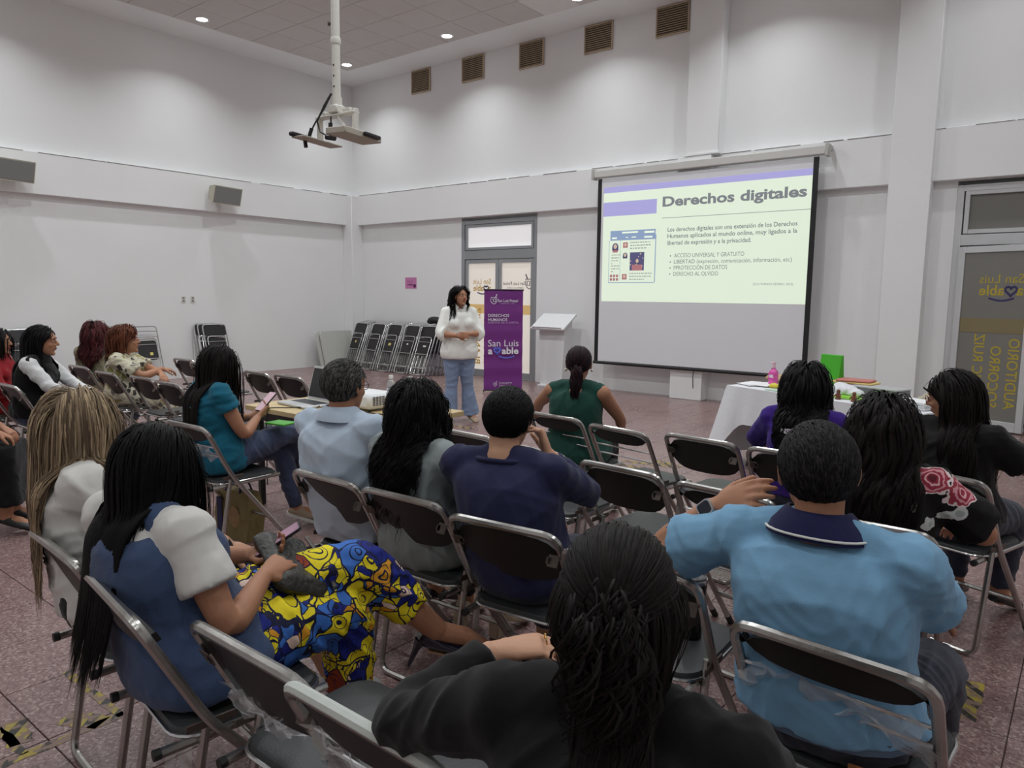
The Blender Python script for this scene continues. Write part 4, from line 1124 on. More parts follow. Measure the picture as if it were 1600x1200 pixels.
def hair_mat(name, dark, light, rough=.38):
    m = bpy.data.materials.new(name); m.use_nodes = True; nt = m.node_tree; b = nt.nodes['Principled BSDF']
    at = nt.nodes.new('ShaderNodeAttribute'); at.attribute_name = 'tint'
    r = ramp(nt, [(0, srgb(*dark)), (1, srgb(*light))]); nt.links.new(at.outputs['Fac'], r.inputs[0]); nt.links.new(r.outputs[0], b.inputs['Base Color'])
    b.inputs['Roughness'].default_value = rough + .12; b.inputs['Specular IOR Level'].default_value = .11
    return m
H_BLACK = hair_mat('black_hair', (9, 8, 9), (20, 18, 19)); H_DBR = hair_mat('dark_brown_hair', (13, 10, 10), (32, 24, 23))
H_BLOND = hair_mat('dark_blond_hair', (92, 76, 62), (186, 162, 130), .42); H_GREY = hair_mat('grey_black_hair', (30, 29, 29), (104, 101, 98), .5)
H_AUB = hair_mat('auburn_hair', (66, 34, 26), (124, 74, 52), .42); H_DRED = hair_mat('dark_red_hair', (48, 20, 24), (92, 44, 44), .42); H_WINE = hair_mat('wine_hair', (20, 14, 17), (48, 26, 32), .4)
H_SALT = hair_mat('dark_salted_hair', (13, 13, 14), (52, 50, 49), .45)
EYE_W = M('eye_white', srgb(225, 220, 214), .3); EYE_I = M('eye_iris', srgb(40, 26, 20), .2)
LIPM = M('lips', srgb(158, 84, 78), .4); BROWM = M('eyebrow_hair', srgb(38, 28, 26), .7)
FEM = dict(t=(-.24, -.12, 0, .18, .38, .55, .70, .82, .90, .955, 1.0), a=(.12, .165, .178, .165, .140, .143, .150, .146, .118, .072, .050), b=(.09, .125, .132, .125, .108, .110, .113, .104, .080, .058, .048))
MAL = dict(t=(-.24, -.12, 0, .18, .38, .55, .70, .82, .90, .955, 1.0), a=(.12, .160, .170, .165, .160, .168, .178, .175, .140, .083, .058), b=(.09, .120, .128, .128, .124, .124, .124, .112, .088, .064, .055))

DEBUG = False
class Human:
    def __init__(s, label, loc, deg, top, lean=-4, hunch=8, side=0, twist=0, yaw=0, pitch=0, roll=0, girth=1.0, width=1.0, male=False, skin=SK_A, arms=None, legs=None, stand=False, voxel=.006, seat=.4725, headk=1.0, neckfwd=12, bust=1.0, target=9000, head=None):
        s.root = thing('person', label, 'person', (*loc, 0), math.radians(deg)); s.girth, s.width, s.male, s.skin = girth, width, male, skin
        s.prof = MAL if male else FEM; s.voxel = voxel; s.hk = headk; s.stand = stand; s.bust = bust; s.target = target
        zh = .86 if stand else seat + .085 * girth ** .5
        s.H = V(0, 0, zh)
        la, lb, sd = math.radians(lean), math.radians(lean + hunch), math.radians(side)
        u1, u2 = unit((math.sin(sd), math.sin(la), math.cos(la))), unit((math.sin(sd), math.sin(lb), math.cos(lb)))
        s.Rh = rotm(yaw, pitch, roll)
        nk = unit((math.sin(sd) * .6, math.sin(lb + math.radians(neckfwd)), math.cos(lb + math.radians(neckfwd))))
        up = nk[2] * .068 + (s.Rh @ V(0, .015, .165 * headk))[2]
        L = (top - zh - up) / (.5 * u1[2] + .5 * u2[2])
        s.L = L; s.Mid = s.H + u1 * L * .5; s.N = s.Mid + u2 * L * .5; s.u1, s.u2, s.nk = u1, u2, nk
        s.tw = math.radians(twist)
        s.pivot = s.N + nk * .068
        s.hc = s.pivot + s.Rh @ (V(0, .015, .055) * headk)
        if head is not None:      # stand the person so that the crown of the head is over this spot
            cr = s.hc + s.Rh @ V(0, -.02, .11 * headk); a = math.radians(deg); ca, sa = math.cos(a), math.sin(a)
            x, y = head[0] - (ca * cr[0] - sa * cr[1]), head[1] - (sa * cr[0] + ca * cr[1])
            if DEBUG: print('ROOT|%s|%.3f|%.3f' % (label, head[0] - x, head[1] - y))
            s.root.location = (x, y, 0)
        rs = V(math.cos(s.tw), math.sin(s.tw), 0); s.rs = rs; s.fs = unit(np.cross(u2, rs))
        sw = (.172 if male else .150) * width
        ps = s.spine(.875)
        s.Sh = {'L': ps - rs * sw, 'R': ps + rs * sw}
        s.E, s.W = {}, {}
        s.hand = {}
        arms = arms or {}
        for k, sg in (('L', -1), ('R', 1)):
            d = dict(w=(sg * .10, .30, .64), hint=(sg, -.5, -.3), dir=None, n=(0, 0, -1), curl=28, spread=4); d.update(arms.get(k, {}))
            ua, fa = (.30, .25) if male else (.275, .232)
            s.E[k], s.W[k] = s.ik(s.Sh[k], V(*d['w']), ua, fa, V(*d['hint']))
            fd = unit(s.W[k] - s.E[k]); s.hand[k] = (unit(d['dir']) if d['dir'] is not None else fd, V(*d['n']), d['curl'], d['spread'], sg)
        if DEBUG:
            a = math.radians(deg); ca, sa = math.cos(a), math.sin(a); Mi = np.array(cam.matrix_world)
            def px(p):
                w = V(ca * p[0] - sa * p[1] + s.root.location.x, sa * p[0] + ca * p[1] + s.root.location.y, p[2]); q = Mi[:3, :3].T @ (w - Mi[:3, 3]); return '%d,%d' % (800 - 1141 * q[0] / q[2], 600 + 1141 * q[1] / q[2])
            print('PX|%s|' % label[:24], ' '.join('%s: S %s E %s W %s H %s' % (k, px(s.Sh[k]), px(s.E[k]), px(s.W[k]), px(s.W[k] + s.hand[k][0] * .17)) for k in 'LR'))
        legs = legs or {}
        s.hip, s.K, s.A, s.T_ = {}, {}, {}, {}
        for k, sg in (('L', -1), ('R', 1)):
            s.hip[k] = s.H + V(sg * .088, .02, 0)
            if stand: d = dict(k=(sg * .095, .03, .47), a=(sg * .10, 0, .085), toe=None)
            else: d = dict(k=(sg * .115, .43, .515), a=(sg * .10, .42, .095), toe=None)
            d.update(legs.get(k, {})); s.K[k] = V(*d['k']); s.A[k] = V(*d['a']); s.T_[k] = V(*d['toe']) if d['toe'] is not None else s.A[k] + V(sg * .025, .15, -.065)
    @staticmethod
    def ik(S, W, a, b, hint):
        d = W - S; D = np.linalg.norm(d)
        if D > a + b - .004: W = S + d / D * (a + b - .004); d = W - S; D = np.linalg.norm(d)
        x = (a * a - b * b + D * D) / (2 * D); h = math.sqrt(max(a * a - x * x, 0)); n = hint - d / D * (hint @ d / D)
        return S + d / D * x + unit(n) * h, W
    def spine(s, t):
        if t <= .5: return lerp(s.H, s.Mid, t * 2)
        return lerp(s.Mid, s.N, (t - .5) * 2)
    def frame(s, t):
        w = min(max(t, 0), 1); r = V(math.cos(s.tw * w), math.sin(s.tw * w), 0); u = unit(lerp(s.u1, s.u2, min(max((t - .2) / .6, 0), 1))); return r, unit(np.cross(u, r))
    def ring(s, t, infl=0., n=22, flat_=2.4, mul=1.0, dy=0.):
        P = s.prof; a = np.interp(t, P['t'], P['a']) * lerp(s.girth, lerp(1, s.width, .6) if t < .92 else 1, min(max((t - .45) / .4, 0), 1)) * mul + infl
        b = np.interp(t, P['t'], P['b']) * lerp(s.girth, 1, min(max((t - .6) / .35, 0), 1)) * mul + infl
        r, f = s.frame(t); an = np.arange(n) * 2 * PI / n
        ca, sa = np.cos(an), np.sin(an); k = (np.abs(ca) ** flat_ + np.abs(sa) ** flat_) ** (-1 / flat_)
        return s.spine(t) + f * (dy + .012 * (1 - t)) + np.outer(ca * k * a, r) + np.outer(sa * k * b, f)
    def torso(s, mb, infl=0., t0=-.24, t1=1.0, flare=0., trap=1.0):
        ts = sorted(set([t0] + [t for t in np.linspace(-.24, 1, 26) if t0 < t < t1] + [t1]))
        mb.loft([s.ring(t, infl + flare * max(0, (.25 - t)) ) for t in ts])
        if t1 > .85:
            for k in 'LR':
                mb.capsule([s.spine(.99) + (s.Sh[k] - s.spine(.99)) * .15, lerp(s.spine(.97), s.Sh[k], .6 * trap) + V(0, 0, .012), lerp(s.spine(.92), s.Sh[k] + V(0, 0, .004), trap)], [.045 + infl * .6, .046 + infl * .6, .05 + infl * .6])
        if not s.male and s.bust > 0 and t1 > .7:
            r, f = s.frame(.66)
            for q in (-1, 1): mb.ell(s.spine(.64) + r * q * .068 * s.girth + f * (.075 * s.girth), (.068 * s.bust + infl * .5,) * 2 + (.066 * s.bust + infl * .5,), R=None)
    def arm_path(s, k, n=10):
        S, E, W = s.Sh[k], s.E[k], s.W[k]; p = []
        b1, b2 = lerp(E, S, .22), lerp(E, W, .22)
        p = [lerp(S, b1, t) for t in np.linspace(0, 1, 6)]
        p += [(1 - t) ** 2 * b1 + 2 * t * (1 - t) * E + t * t * b2 for t in (.25, .5, .75)]
        p += [lerp(b2, W, t) for t in np.linspace(0, 1, 6)]
        return np.array(p)
    def arm(s, mb, k, infl=0., f0=0., f1=1., flare=0., rmul=1.0):
        p = s.arm_path(k); L = np.r_[0, np.cumsum(np.linalg.norm(np.diff(p, axis=0), axis=1))]; L /= L[-1]
        q = .5 + .5 * s.girth
        R0 = (.054, .050, .043, .038, .038, .041, .034, .027) if s.male else (.049, .046, .040, .035, .034, .036, .029, .023)
        rr = np.interp(L, (0, .15, .35, .5, .58, .68, .85, 1.), np.array(R0) * q * rmul) + infl
        ts = np.linspace(f0, f1, 16); P = np.stack([np.interp(ts, L, p[:, c]) for c in range(3)], 1); Rr = np.interp(ts, L, rr) + flare * ((ts - f0) / (f1 - f0 + 1e-9)) ** 2
        if f0 <= 0: mb.ell(p[0], (rr[0] * 1.06,) * 3)
        mb.tube(P, Rr, 14)
    def leg(s, mb, k, infl=0., f0=0., f1=1., flare=0.):
        H, K, A = s.hip[k], s.K[k], s.A[k]
        b1, b2 = lerp(K, H, .16), lerp(K, A, .16)
        p = [lerp(H, b1, t) for t in np.linspace(0, 1, 7)] + [(1 - t) ** 2 * b1 + 2 * t * (1 - t) * K + t * t * b2 for t in (.25, .5, .75)] + [lerp(b2, A, t) for t in np.linspace(0, 1, 8)]
        p = np.array(p); L = np.r_[0, np.cumsum(np.linalg.norm(np.diff(p, axis=0), axis=1))]; L /= L[-1]
        g = s.girth ** .8
        rr = np.interp(L, (0, .2, .42, .5, .56, .68, .85, 1.), np.array((.088, .083, .064, .056, .052, .054, .042, .036)) * g) + infl
        ts = np.linspace(f0, f1, 20); P = np.stack([np.interp(ts, L, p[:, c]) for c in range(3)], 1); Rr = np.interp(ts, L, rr) + flare * np.clip((ts - .5) / .5, 0, 1) ** 1.5
        if f0 <= 0: mb.ell(p[0], (rr[0] * 1.03,) * 3)
        mb.tube(P, Rr, 14)
    def put_hand(s, mb, k):
        d, n, curl, spread, sg = s.hand[k]; W = s.W[k]; sc = 1.06 if s.male else .95
        n = unit(n - d * (n @ d)); th = np.cross(d, n) * (1 if sg < 0 else -1)       # thumb side
        an = np.arange(12) * 2 * PI / 12; R = []
        for t, w, h in ((-.01, .026, .020), (.02, .030, .019), (.05, .038, .017), (.08, .041, .0145), (.095, .039, .012)):
            R.append(W + d * t * sc + np.outer(np.cos(an) * w * sc, th) + np.outer(np.sin(an) * h * sc, n))
        mb.loft(R)
        for i, (o, ln, r) in enumerate(((.0300, .070, .0088), (.0105, .078, .0090), (-.0100, .072, .0086), (-.0290, .056, .0078))):
            a = math.radians(spread * (1.5 - i)); dd = unit(d * math.cos(a) + th * math.sin(a)); p = W + (d * (.088 if i < 3 else .080) + th * o) * sc; P = [p - dd * .02, p]
            c = math.radians(curl)
            for j, fr in enumerate((.45, .31, .24)):
                dd = unit(dd * math.cos(c * (.8 + .25 * j)) + n * math.sin(c * (.8 + .25 * j))); nn = unit(np.cross(np.cross(dd, n), dd)); p = p + dd * ln * fr * sc; P.append(p)
                n_ = nn
            mb.capsule(P, np.array([r, r, r * .97, r * .9, r * .78]) * sc, 8)
        b = W + (d * .022 + th * .026 + n * .004) * sc; d1 = unit(d * .62 + th * .62 + n * .35); d2 = unit(d * .85 + th * .25 + n * .35)
        mb.capsule([b, b + d1 * .036 * sc, b + (d1 * .036 + d2 * .026) * sc, b + (d1 * .036 + d2 * .05) * sc], np.array([.015, .0115, .0098, .0085]) * sc, 8)
    def put_head(s, mb):
        c, R, k = s.hc, s.Rh, s.hk
        def e(p, r): mb.ell(c + R @ (V(*p) * k), V(*r) * k, 18, 12, R=R)
        m = 1.04 if s.male else 1.0
        e((0, -.012, .022), (.075 * m, .094, .088)); e((0, .022, -.03), (.062 * m, .060, .078)); e((0, .030, -.066), (.050 * m, .046, .040)); e((0, .064, -.092), (.022 * m, .018, .016))
        e((0, .066, .030), (.052, .020, .022))
        for q in (-1, 1):
            e((q * .030, .072, .024), (.024, .012, .008)); e((q * .036, .056, -.024), (.023, .020, .022)); e((q * .011, .087, -.026), (.009, .010, .008))
            e((q * .032, .066, .004), (.018, .014, .013))
            for pp, rr_ in (((q * .077 * m, -.010, .010), (.008, .018, .022)), ((q * .077 * m, -.006, -.012), (.008, .012, .018)), ((q * .081 * m, -.018, .006), (.006, .007, .026))): e(pp, rr_)
        mb.capsule([c + R @ (V(*p) * k) for p in ((0, .078, .020), (0, .090, -.002), (0, .101, -.020))], np.array([.008, .010, .012]) * k, 10)
        e((0, .080, -.047), (.022, .010, .007)); e((0, .079, -.058), (.019, .010, .008))
        nr = .056 if s.male else .047
        mb.capsule([s.spine(.93), s.N, s.N + s.nk * .038, c + R @ (V(0, -.018, -.055) * k)], [nr * 1.25, nr * 1.15, nr, nr * 1.02], 16)
    def body(s, hands=True, feet=True):
        mb = MB(); s.torso(mb, -.004)
        for k in 'LR':
            s.arm(mb, k); s.leg(mb, k)
            if hands: s.put_hand(mb, k)
            if feet: mb.capsule([s.A[k], lerp(s.A[k], s.T_[k], .55) + V(0, 0, .012), s.T_[k] + V(0, 0, .0)], [.036, .034, .022], 10)
        s.put_head(mb)
        me = fuse(mb, s.voxel, 3)
        r = s.target / max(len(me.polygons) * 1.0, 1)
        if r < .9: me2 = evaluated(me, [('DECIMATE', dict(ratio=r))]); bpy.data.meshes.remove(me); me = me2
        finish(me, angle=None); me.materials.append(s.skin); me.name = 'body'
        link('body', me, s.root)
        s.face()
    def face(s):
        c, R, k = s.hc, s.Rh, s.hk; g = lambda p: c + R @ (V(*p) * k)
        m = MB()
        for q in (-1, 1):
            m.ell(g((q * .031, .0755, .004)), V(.0135, .0070, .0060) * k, 10, 7, R=R); m.ell(g((q * .031, .0805, .004)), V(.0058, .0035, .0055) * k, 8, 6, mat=1, R=R)
            m.tube([g((q * (.031 + x), .0825 - abs(x) * .35, .0095 - x * x * 18)) for x in (-.014, -.007, 0, .007, .014)], .0014, 5, mat=1)
        m.build('eyes', [EYE_W, EYE_I], s.root)
        m = MB()
        for q in (-1, 1): m.tube([g((q * x, y, z)) for x, y, z in ((.016, .086, .022), (.028, .0855, .0275), (.040, .078, .026), (.048, .069, .020))], np.array([.0026, .003, .0026, .0014]) * k, 6)
        m.build('eyebrows', BROWM, s.root)
        m = MB(); m.ell(g((0, .0855, -.0475)), V(.0215, .0065, .0042) * k, 12, 6, R=R); m.ell(g((0, .0845, -.0555)), V(.018, .0065, .0055) * k, 12, 6, R=R); m.build('lips', LIPM, s.root)
    def garment(s, name, fn, mat, voxel=.010, wr=.006, sc=9, seed=1, smooth=16, stretch=(1, 1, 1.0), target=9000, label=None):
        mb = MB(); fn(mb); me = fuse(mb, voxel, smooth)
        if wr: wrinkle(me, wr * 2.3, sc, seed, stretch); wrinkle(me, wr * .8, sc * 2.3, seed + 50, stretch)
        r = target / max(len(me.polygons), 1)
        if r < .9: me2 = evaluated(me, [('DECIMATE', dict(ratio=r))]); bpy.data.meshes.remove(me); me = me2
        finish(me, angle=None); me.name = name
        for q in (mat if isinstance(mat, list) else [mat]): me.materials.append(q)
        o = link(name, me, s.root)
        if label: o['label'] = label
        return o
    def top(s, mat, sleeve=.30, infl=.014, t0=-.02, t1=.965, flare=.0, wr=.009, sc=10, seed=1, name='shirt', sl_flare=.008, sl_infl=None, arms='LR', trap=1.0, **kw):
        def fn(mb):
            s.torso(mb, infl, t0, t1, flare, trap)
            for k in arms:
                if sleeve > 0: s.arm(mb, k, sl_infl if sl_infl is not None else infl, 0, sleeve, sl_flare)
        return s.garment(name, fn, mat, wr=wr, sc=sc, seed=seed, **kw)
    def trousers(s, mat, f1=.94, infl=.013, t1=.16, flare=0., wr=.006, sc=11, seed=2, name='trousers', **kw):
        def fn(mb):
            s.torso(mb, infl * .7, -.24, t1)
            for k in 'LR': s.leg(mb, k, infl, 0, f1, flare)
        return s.garment(name, fn, mat, wr=wr, sc=sc, seed=seed, **kw)
    def shoes(s, mat, sole=None, low=False):
        for k in 'LR':
            A, T_ = s.A[k], s.T_[k]; d = T_ - A; fw = unit((d[0], d[1], d[2])); up = unit(V(0, 0, 1) - fw * fw[2]); rt = np.cross(fw, up)
            base = A - V(0, 0, .0); m = MB(); an = np.arange(14) * 2 * PI / 14; R = []
            Lf = np.linalg.norm(d)
            for t, w, h, z in ((-.30, .022, .022, -.012), (-.22, .034, .035, -.008), (0, .040, .044, -.002), (.35, .040, .038, -.004), (.65, .045, .030, .0), (.95, .042, .024, .002), (1.15, .030, .018, .0), (1.22, .012, .010, -.002)):
                R.append(A + d * t + up * z + np.outer(np.cos(an) * w, rt) + np.outer(np.maximum(np.sin(an) * h, -.020), up))
            m.loft(R); sh = m.build('shoe', mat, s.root)
            if sole is not None:
                m = MB(); R = []
                for t, w in ((-.32, .020), (-.24, .036), (0, .042), (.35, .041), (.65, .047), (.95, .044), (1.16, .031), (1.25, .012)):
                    c0 = A + d * t - up * .022; R.append([c0 - rt * w, c0 + rt * w, c0 + rt * w - up * .018, c0 - rt * w - up * .018])
                m.loft(R); m.build('sole', sole, sh)
    # ---------------- hair
    def capsules(s):
        c = [(s.Sh['L'], s.Sh['R'], .068)]
        r, f = s.frame(.6)
        for q in (-1, 0, 1): c.append((s.spine(.1) + r * q * .06 * s.girth, s.spine(.72) + r * q * .065, .118 * s.girth ** .5))
        for k in 'LR': c.append((s.Sh[k], s.E[k], .062))
        c.append((s.N - s.u2 * .02, s.pivot, .055))
        return c
    def hair(s, mat, n=900, length=.5, width=.008, K=18, mode='free', part=0.0, back=.35, vol=.016, curl=0., freq=14., clump=.3, grav=.25, front=.50, nape=-.62, jitter=.07, knot=None, name='hair', lvar=.15, seed=1, only=None, tintlo=0., d0=None, side_front=.20, tail=None, capk=1.0, fringe=0, gather=.09, spread_=.09, frontlock=.30, sweep=.5, tuck=False):
        r = np.random.default_rng(seed); R, hc, k = s.Rh, s.hc, s.hk
        cl = V(0, -.012, .024) * k; rr = V(.078, .098, .091) * k * V(1.04 if s.male else 1, 1, 1)
        allv, allf, tint = [], [], []; nv = 0
        def emit_cap():
            nonlocal nv
            nu, nw = 40, 26
            for_v = {}
            th = np.linspace(.001, PI * .86, nw); ph = np.arange(nu) * 2 * PI / nu
            U = np.array([[(math.sin(a) * math.cos(b), math.sin(a) * math.sin(b), math.cos(a)) for b in ph] for a in th])
            keep = s.mask(U.reshape(-1, 3), front, nape, side_front).reshape(nw, nu)
            P = hc + (cl + U.reshape(-1, 3) * rr * 1.0 * capk) @ R.T
            allv.append(P); tint.append(np.full(len(P), tintlo + .1))
            for i in range(nw - 1):
                for j in range(nu):
                    j2 = (j + 1) % nu
                    if keep[i, j] and keep[i, j2] and keep[i + 1, j] and keep[i + 1, j2]: allf.append((nv + i * nu + j, nv + (i + 1) * nu + j, nv + (i + 1) * nu + j2, nv + i * nu + j2))
            nv += len(P)
        if tail is None or tail == 'with': emit_cap()
        if tail is None or tail == 'with':
            N = int(n * 2.2); i = np.arange(N) + .5; z = 1 - 2 * i / N; a = PI * (1 + 5 ** .5) * i
            U = np.stack([np.cos(a) * np.sqrt(1 - z * z), np.sin(a) * np.sqrt(1 - z * z), z], 1)
            U = U[s.mask(U, front, nape, side_front)]
            if only is not None: U = U[only(U)]
            if len(U) > n: U = U[r.permutation(len(U))[:n]]
            loc = cl + U * rr
            sx = np.sign(U[:, 0] - part + r.normal(size=len(U)) * .03); top_ = np.clip(U[:, 2], 0, 1)[:, None]
            D = np.c_[sx * (1 - back), np.full(len(U), -back), np.zeros(len(U))] * top_ + np.c_[np.zeros(len(U)), np.where(U[:, 1] < frontlock, -sweep, -.1), np.full(len(U), -1.)] * (1 - top_)
            if d0 is not None: D = np.tile(V(*d0), (len(U), 1)) * top_ + V(0, -.3, -1) * (1 - top_)
            if fringe: D = np.where(((U[:, 1] > .25) & (U[:, 2] > .45))[:, None], D * .3 + V(.25 * np.sign(fringe), .75, -.2), D)
            D += r.normal(size=D.shape) * jitter
            nrm = U / rr; nrm /= np.linalg.norm(nrm, axis=1)[:, None]
            D -= nrm * np.sum(D * nrm, 1)[:, None]; D /= np.linalg.norm(D, axis=1)[:, None] + 1e-9
        else:
            kn = V(*knot) * k; loc = kn + r.normal(size=(n, 3)) * tail * V(1, .7, 1); D = np.tile(V(*(d0 or (0, -.8, .1))), (n, 1)) + r.normal(size=(n, 3)) * .25; U = np.tile(V(0, -1, 0), (n, 1))
        P = hc + loc @ R.T; D = D @ R.T; n_ = len(P)
        lay = vol * ((.7 + .3 * r.random(n_)) if mode == 'short' else (.25 + .75 * r.random(n_))); ln = length * (1 + lvar * r.normal(size=n_)).clip(.5, 1.4)
        path = [P.copy()]
        if mode == 'tied':
            kn = V(*knot) * k
            for j in range(1, K):
                t = j / (K - 1); q = loc * (1 - t) + kn * t; w = (q - cl) / rr; nn = np.linalg.norm(w, axis=1)[:, None]
                tgt = 1 + (lay / .09)[:, None] * math.sin(PI * min(t * 1.1, 1)) * .9
                q2 = cl + w / nn * np.maximum(nn, tgt) * rr if t < .96 else kn + r.normal(size=q.shape) * .006
                path.append(hc + q2 @ R.T)
        else:
            ds = (ln / (K - 1))[:, None]; caps = s.capsules(); G = V(0, 0, -1)
            for j in range(1, K):
                gg = min(grav * (1 + j * .35), .9) if mode == 'free' else grav
                D = D * (1 - gg) + G * gg; D /= np.linalg.norm(D, axis=1)[:, None] + 1e-9
                Q = P + D * ds
                q = (Q - hc) @ R - cl; w = q / rr; nn = np.linalg.norm(w, axis=1)[:, None]; tgt = 1 + (lay / .085)[:, None]
                inside = nn < tgt
                if mode == 'short': inside |= True; tgt = 1 + (lay / .085)[:, None] * min(1, j / (K * .5))
                Q = np.where(inside, hc + (cl + w / nn * tgt * rr) @ R.T, Q)
                if mode == 'free':
                    q = (Q - hc) @ R   # keep off the face
                    fm = (q[:, 1] > .03 * k) & (np.abs(q[:, 0]) < .078 * k) & (q[:, 2] < .035 * k) & (q[:, 2] > -.13 * k)
                    if not fringe: q[fm, 0] = np.sign(U[fm, 0] - part + 1e-6) * .080 * k
                    if tuck:
                        lo_ = (q[:, 2] < .045 * k) & (U[:, 1] < .9); q[:, 1] = np.where(lo_ & (q[:, 1] > -.005), q[:, 1] - (q[:, 1] + .005) * .45, q[:, 1])
                    if gather > 0:
                        low = q[:, 2] < -.02 * k; ex = np.abs(q[:, 0]) - spread_ * k
                        q[:, 0] = np.where(low & (ex > 0), q[:, 0] - np.sign(q[:, 0]) * ex * gather, q[:, 0])
                        bk = low & (U[:, 1] < frontlock); q[:, 1] = np.where(bk, q[:, 1] - np.clip(q[:, 1] + .06 * k, 0, .12) * gather, q[:, 1])
                        fl = low & (U[:, 1] >= frontlock); q[:, 1] = np.where(fl, q[:, 1] + np.clip(.085 * k - q[:, 1], 0, .12) * gather * .8, q[:, 1])
                    Q = hc + q @ R.T
                    for a, b, rad in caps:
                        ab = b - a; t = np.clip((Q - a) @ ab / (ab @ ab), 0, 1)[:, None]; cp = a + t * ab; dv = Q - cp; dl = np.linalg.norm(dv, axis=1)[:, None]; rad_ = rad + lay[:, None] * .7
                        Q = np.where(dl < rad_, cp + dv / (dl + 1e-9) * rad_, Q)
                D = Q - P; D /= np.linalg.norm(D, axis=1)[:, None] + 1e-9
                P = Q; path.append(P.copy())
        X = np.stack(path, 1)                       # strands x K x 3
        if clump > 0 and n_ > 20:
            m = max(8, n_ // 9); gi = r.permutation(n_)[:m]; near = np.argmin(((X[:, 0][:, None] - X[gi, 0][None]) ** 2).sum(-1), 1)
            wgt = (clump * np.linspace(0, 1, K) ** 1.2)[None, :, None]; X = X * (1 - wgt) + X[gi][near] * wgt
        else: near = np.arange(n_)
        Tn = np.gradient(X, axis=1); Tn /= np.linalg.norm(Tn, axis=2)[..., None] + 1e-9
        ax = lerp(s.spine(.5), hc, .5); out = X - np.where(X[..., 2:3] > hc[2] - .06, hc, V(hc[0], hc[1], 0)[None, None] * V(1, 1, 0) + X * V(0, 0, 1)); out /= np.linalg.norm(out, axis=2)[..., None] + 1e-9
        Wd = np.cross(Tn, out); Wd /= np.linalg.norm(Wd, axis=2)[..., None] + 1e-9; O2 = np.cross(Wd, Tn)
        if curl > 0:
            ph = (r.random(n_ if clump <= 0 else max(8, n_ // 9)) * 6.28); ph = ph[near] if clump > 0 and n_ > 20 else ph[:n_]
            ph = ph + r.normal(size=n_) * .35
            sarc = np.linspace(0, 1, K)[None] * ln[:, None]; am = curl * np.clip(np.linspace(0, 1, K) * 2.2, 0, 1)[None] * (.7 + .6 * r.random(n_))[:, None]
            X = X + (np.sin(ph[:, None] + freq * 6.28 * sarc) * am)[..., None] * Wd + (np.cos(ph[:, None] + freq * 6.28 * sarc) * am * .7 + am * .5)[..., None] * O2
        tp = np.linspace(0, 1, K); wp = width * (np.minimum(1, .5 + tp * 4) * np.clip((1.02 - tp) * 3, .12, 1))[None, :, None] * (.7 + .6 * r.random(n_))[:, None, None]
        if mode == 'tied': wp = width * np.ones((n_, K, 1))
        L_, C_v, R_ = X - Wd * wp / 2, X + O2 * wp * .22, X + Wd * wp / 2
        VV = np.stack([L_, C_v, R_], 2).reshape(-1, 3); allv.append(VV)
        tt = r.random(n_) ** 1.6; tint.append(np.repeat(tintlo + (1 - tintlo) * tt, K * 3))
        base = nv + np.arange(n_)[:, None] * K * 3 + np.arange(K - 1)[None] * 3; base = base.ravel()
        F = np.concatenate([np.stack([base, base + 1, base + 4, base + 3], 1), np.stack([base + 1, base + 2, base + 5, base + 4], 1)])
        v = np.concatenate(allv); F0 = np.array(allf, int).reshape(-1, 4); F = np.concatenate([F0, F]) if len(F0) else F
        me = bpy.data.meshes.new(name); me.vertices.add(len(v)); me.vertices.foreach_set('co', v.ravel()); me.loops.add(F.size); me.loops.foreach_set('vertex_index', F.ravel().astype(np.int32))
        me.polygons.add(len(F)); me.polygons.foreach_set('loop_start', np.arange(len(F), dtype=np.int32) * 4); me.update(calc_edges=True)
        at = me.attributes.new('tint', 'FLOAT', 'POINT'); at.data.foreach_set('value', np.concatenate(tint).astype(np.float32))
        me.polygons.foreach_set('use_smooth', [True] * len(F)); me.materials.append(mat); me.validate()
        return link(name, me, s.root)
    @staticmethod
    def mask(U, front, nape, sf):
        x, y, z = U[:, 0], U[:, 1], U[:, 2]
        line = np.where(y > .30, front - .12 * np.abs(x), np.where(y > sf, -.05 + (front - .1) * np.clip((y - sf) / (.30 - sf + 1e-6), 0, 1), np.where(y > -.25, -.30, nape)))
        return z > line
    def at_head(s, p): return s.hc + s.Rh @ (V(*p) * s.hk)
    def earrings(s, mat, r=.007):
        for q in (-1, 1): MB().ell(s.at_head((q * .084, -.004, -.036)), (r, r, r), 8, 6).build('earring', mat, s.root)
    def glasses(s, mat, rim=.0016):
        m = MB(); an = np.linspace(0, 2 * PI, 16, endpoint=False)
        for q in (-1, 1):
            m.tube([s.at_head((q * .033 + .024 * math.cos(a), .094 - .008 * abs(math.cos(a)) * (q * math.cos(a) > 0), .002 + .018 * math.sin(a))) for a in an], rim, 6, closed=True)
            m.tube([s.at_head(p) for p in ((q * .058, .088, .008), (q * .078, .03, .010), (q * .083, -.012, .010), (q * .082, -.03, -.008))], rim * .9, 6)
        m.tube([s.at_head((x, .096, .006)) for x in (-.010, 0, .010)], rim, 6); m.build('glasses', mat, s.root)
    def neck_ring(s, z, rad, n=28):
        r, f = s.frame(1.0); an = np.arange(n) * 2 * PI / n; c0 = lerp(s.N, s.pivot, .5)
        return c0 + s.nk * z + np.outer(np.cos(an) * rad, r) + np.outer(np.sin(an) * rad, f)
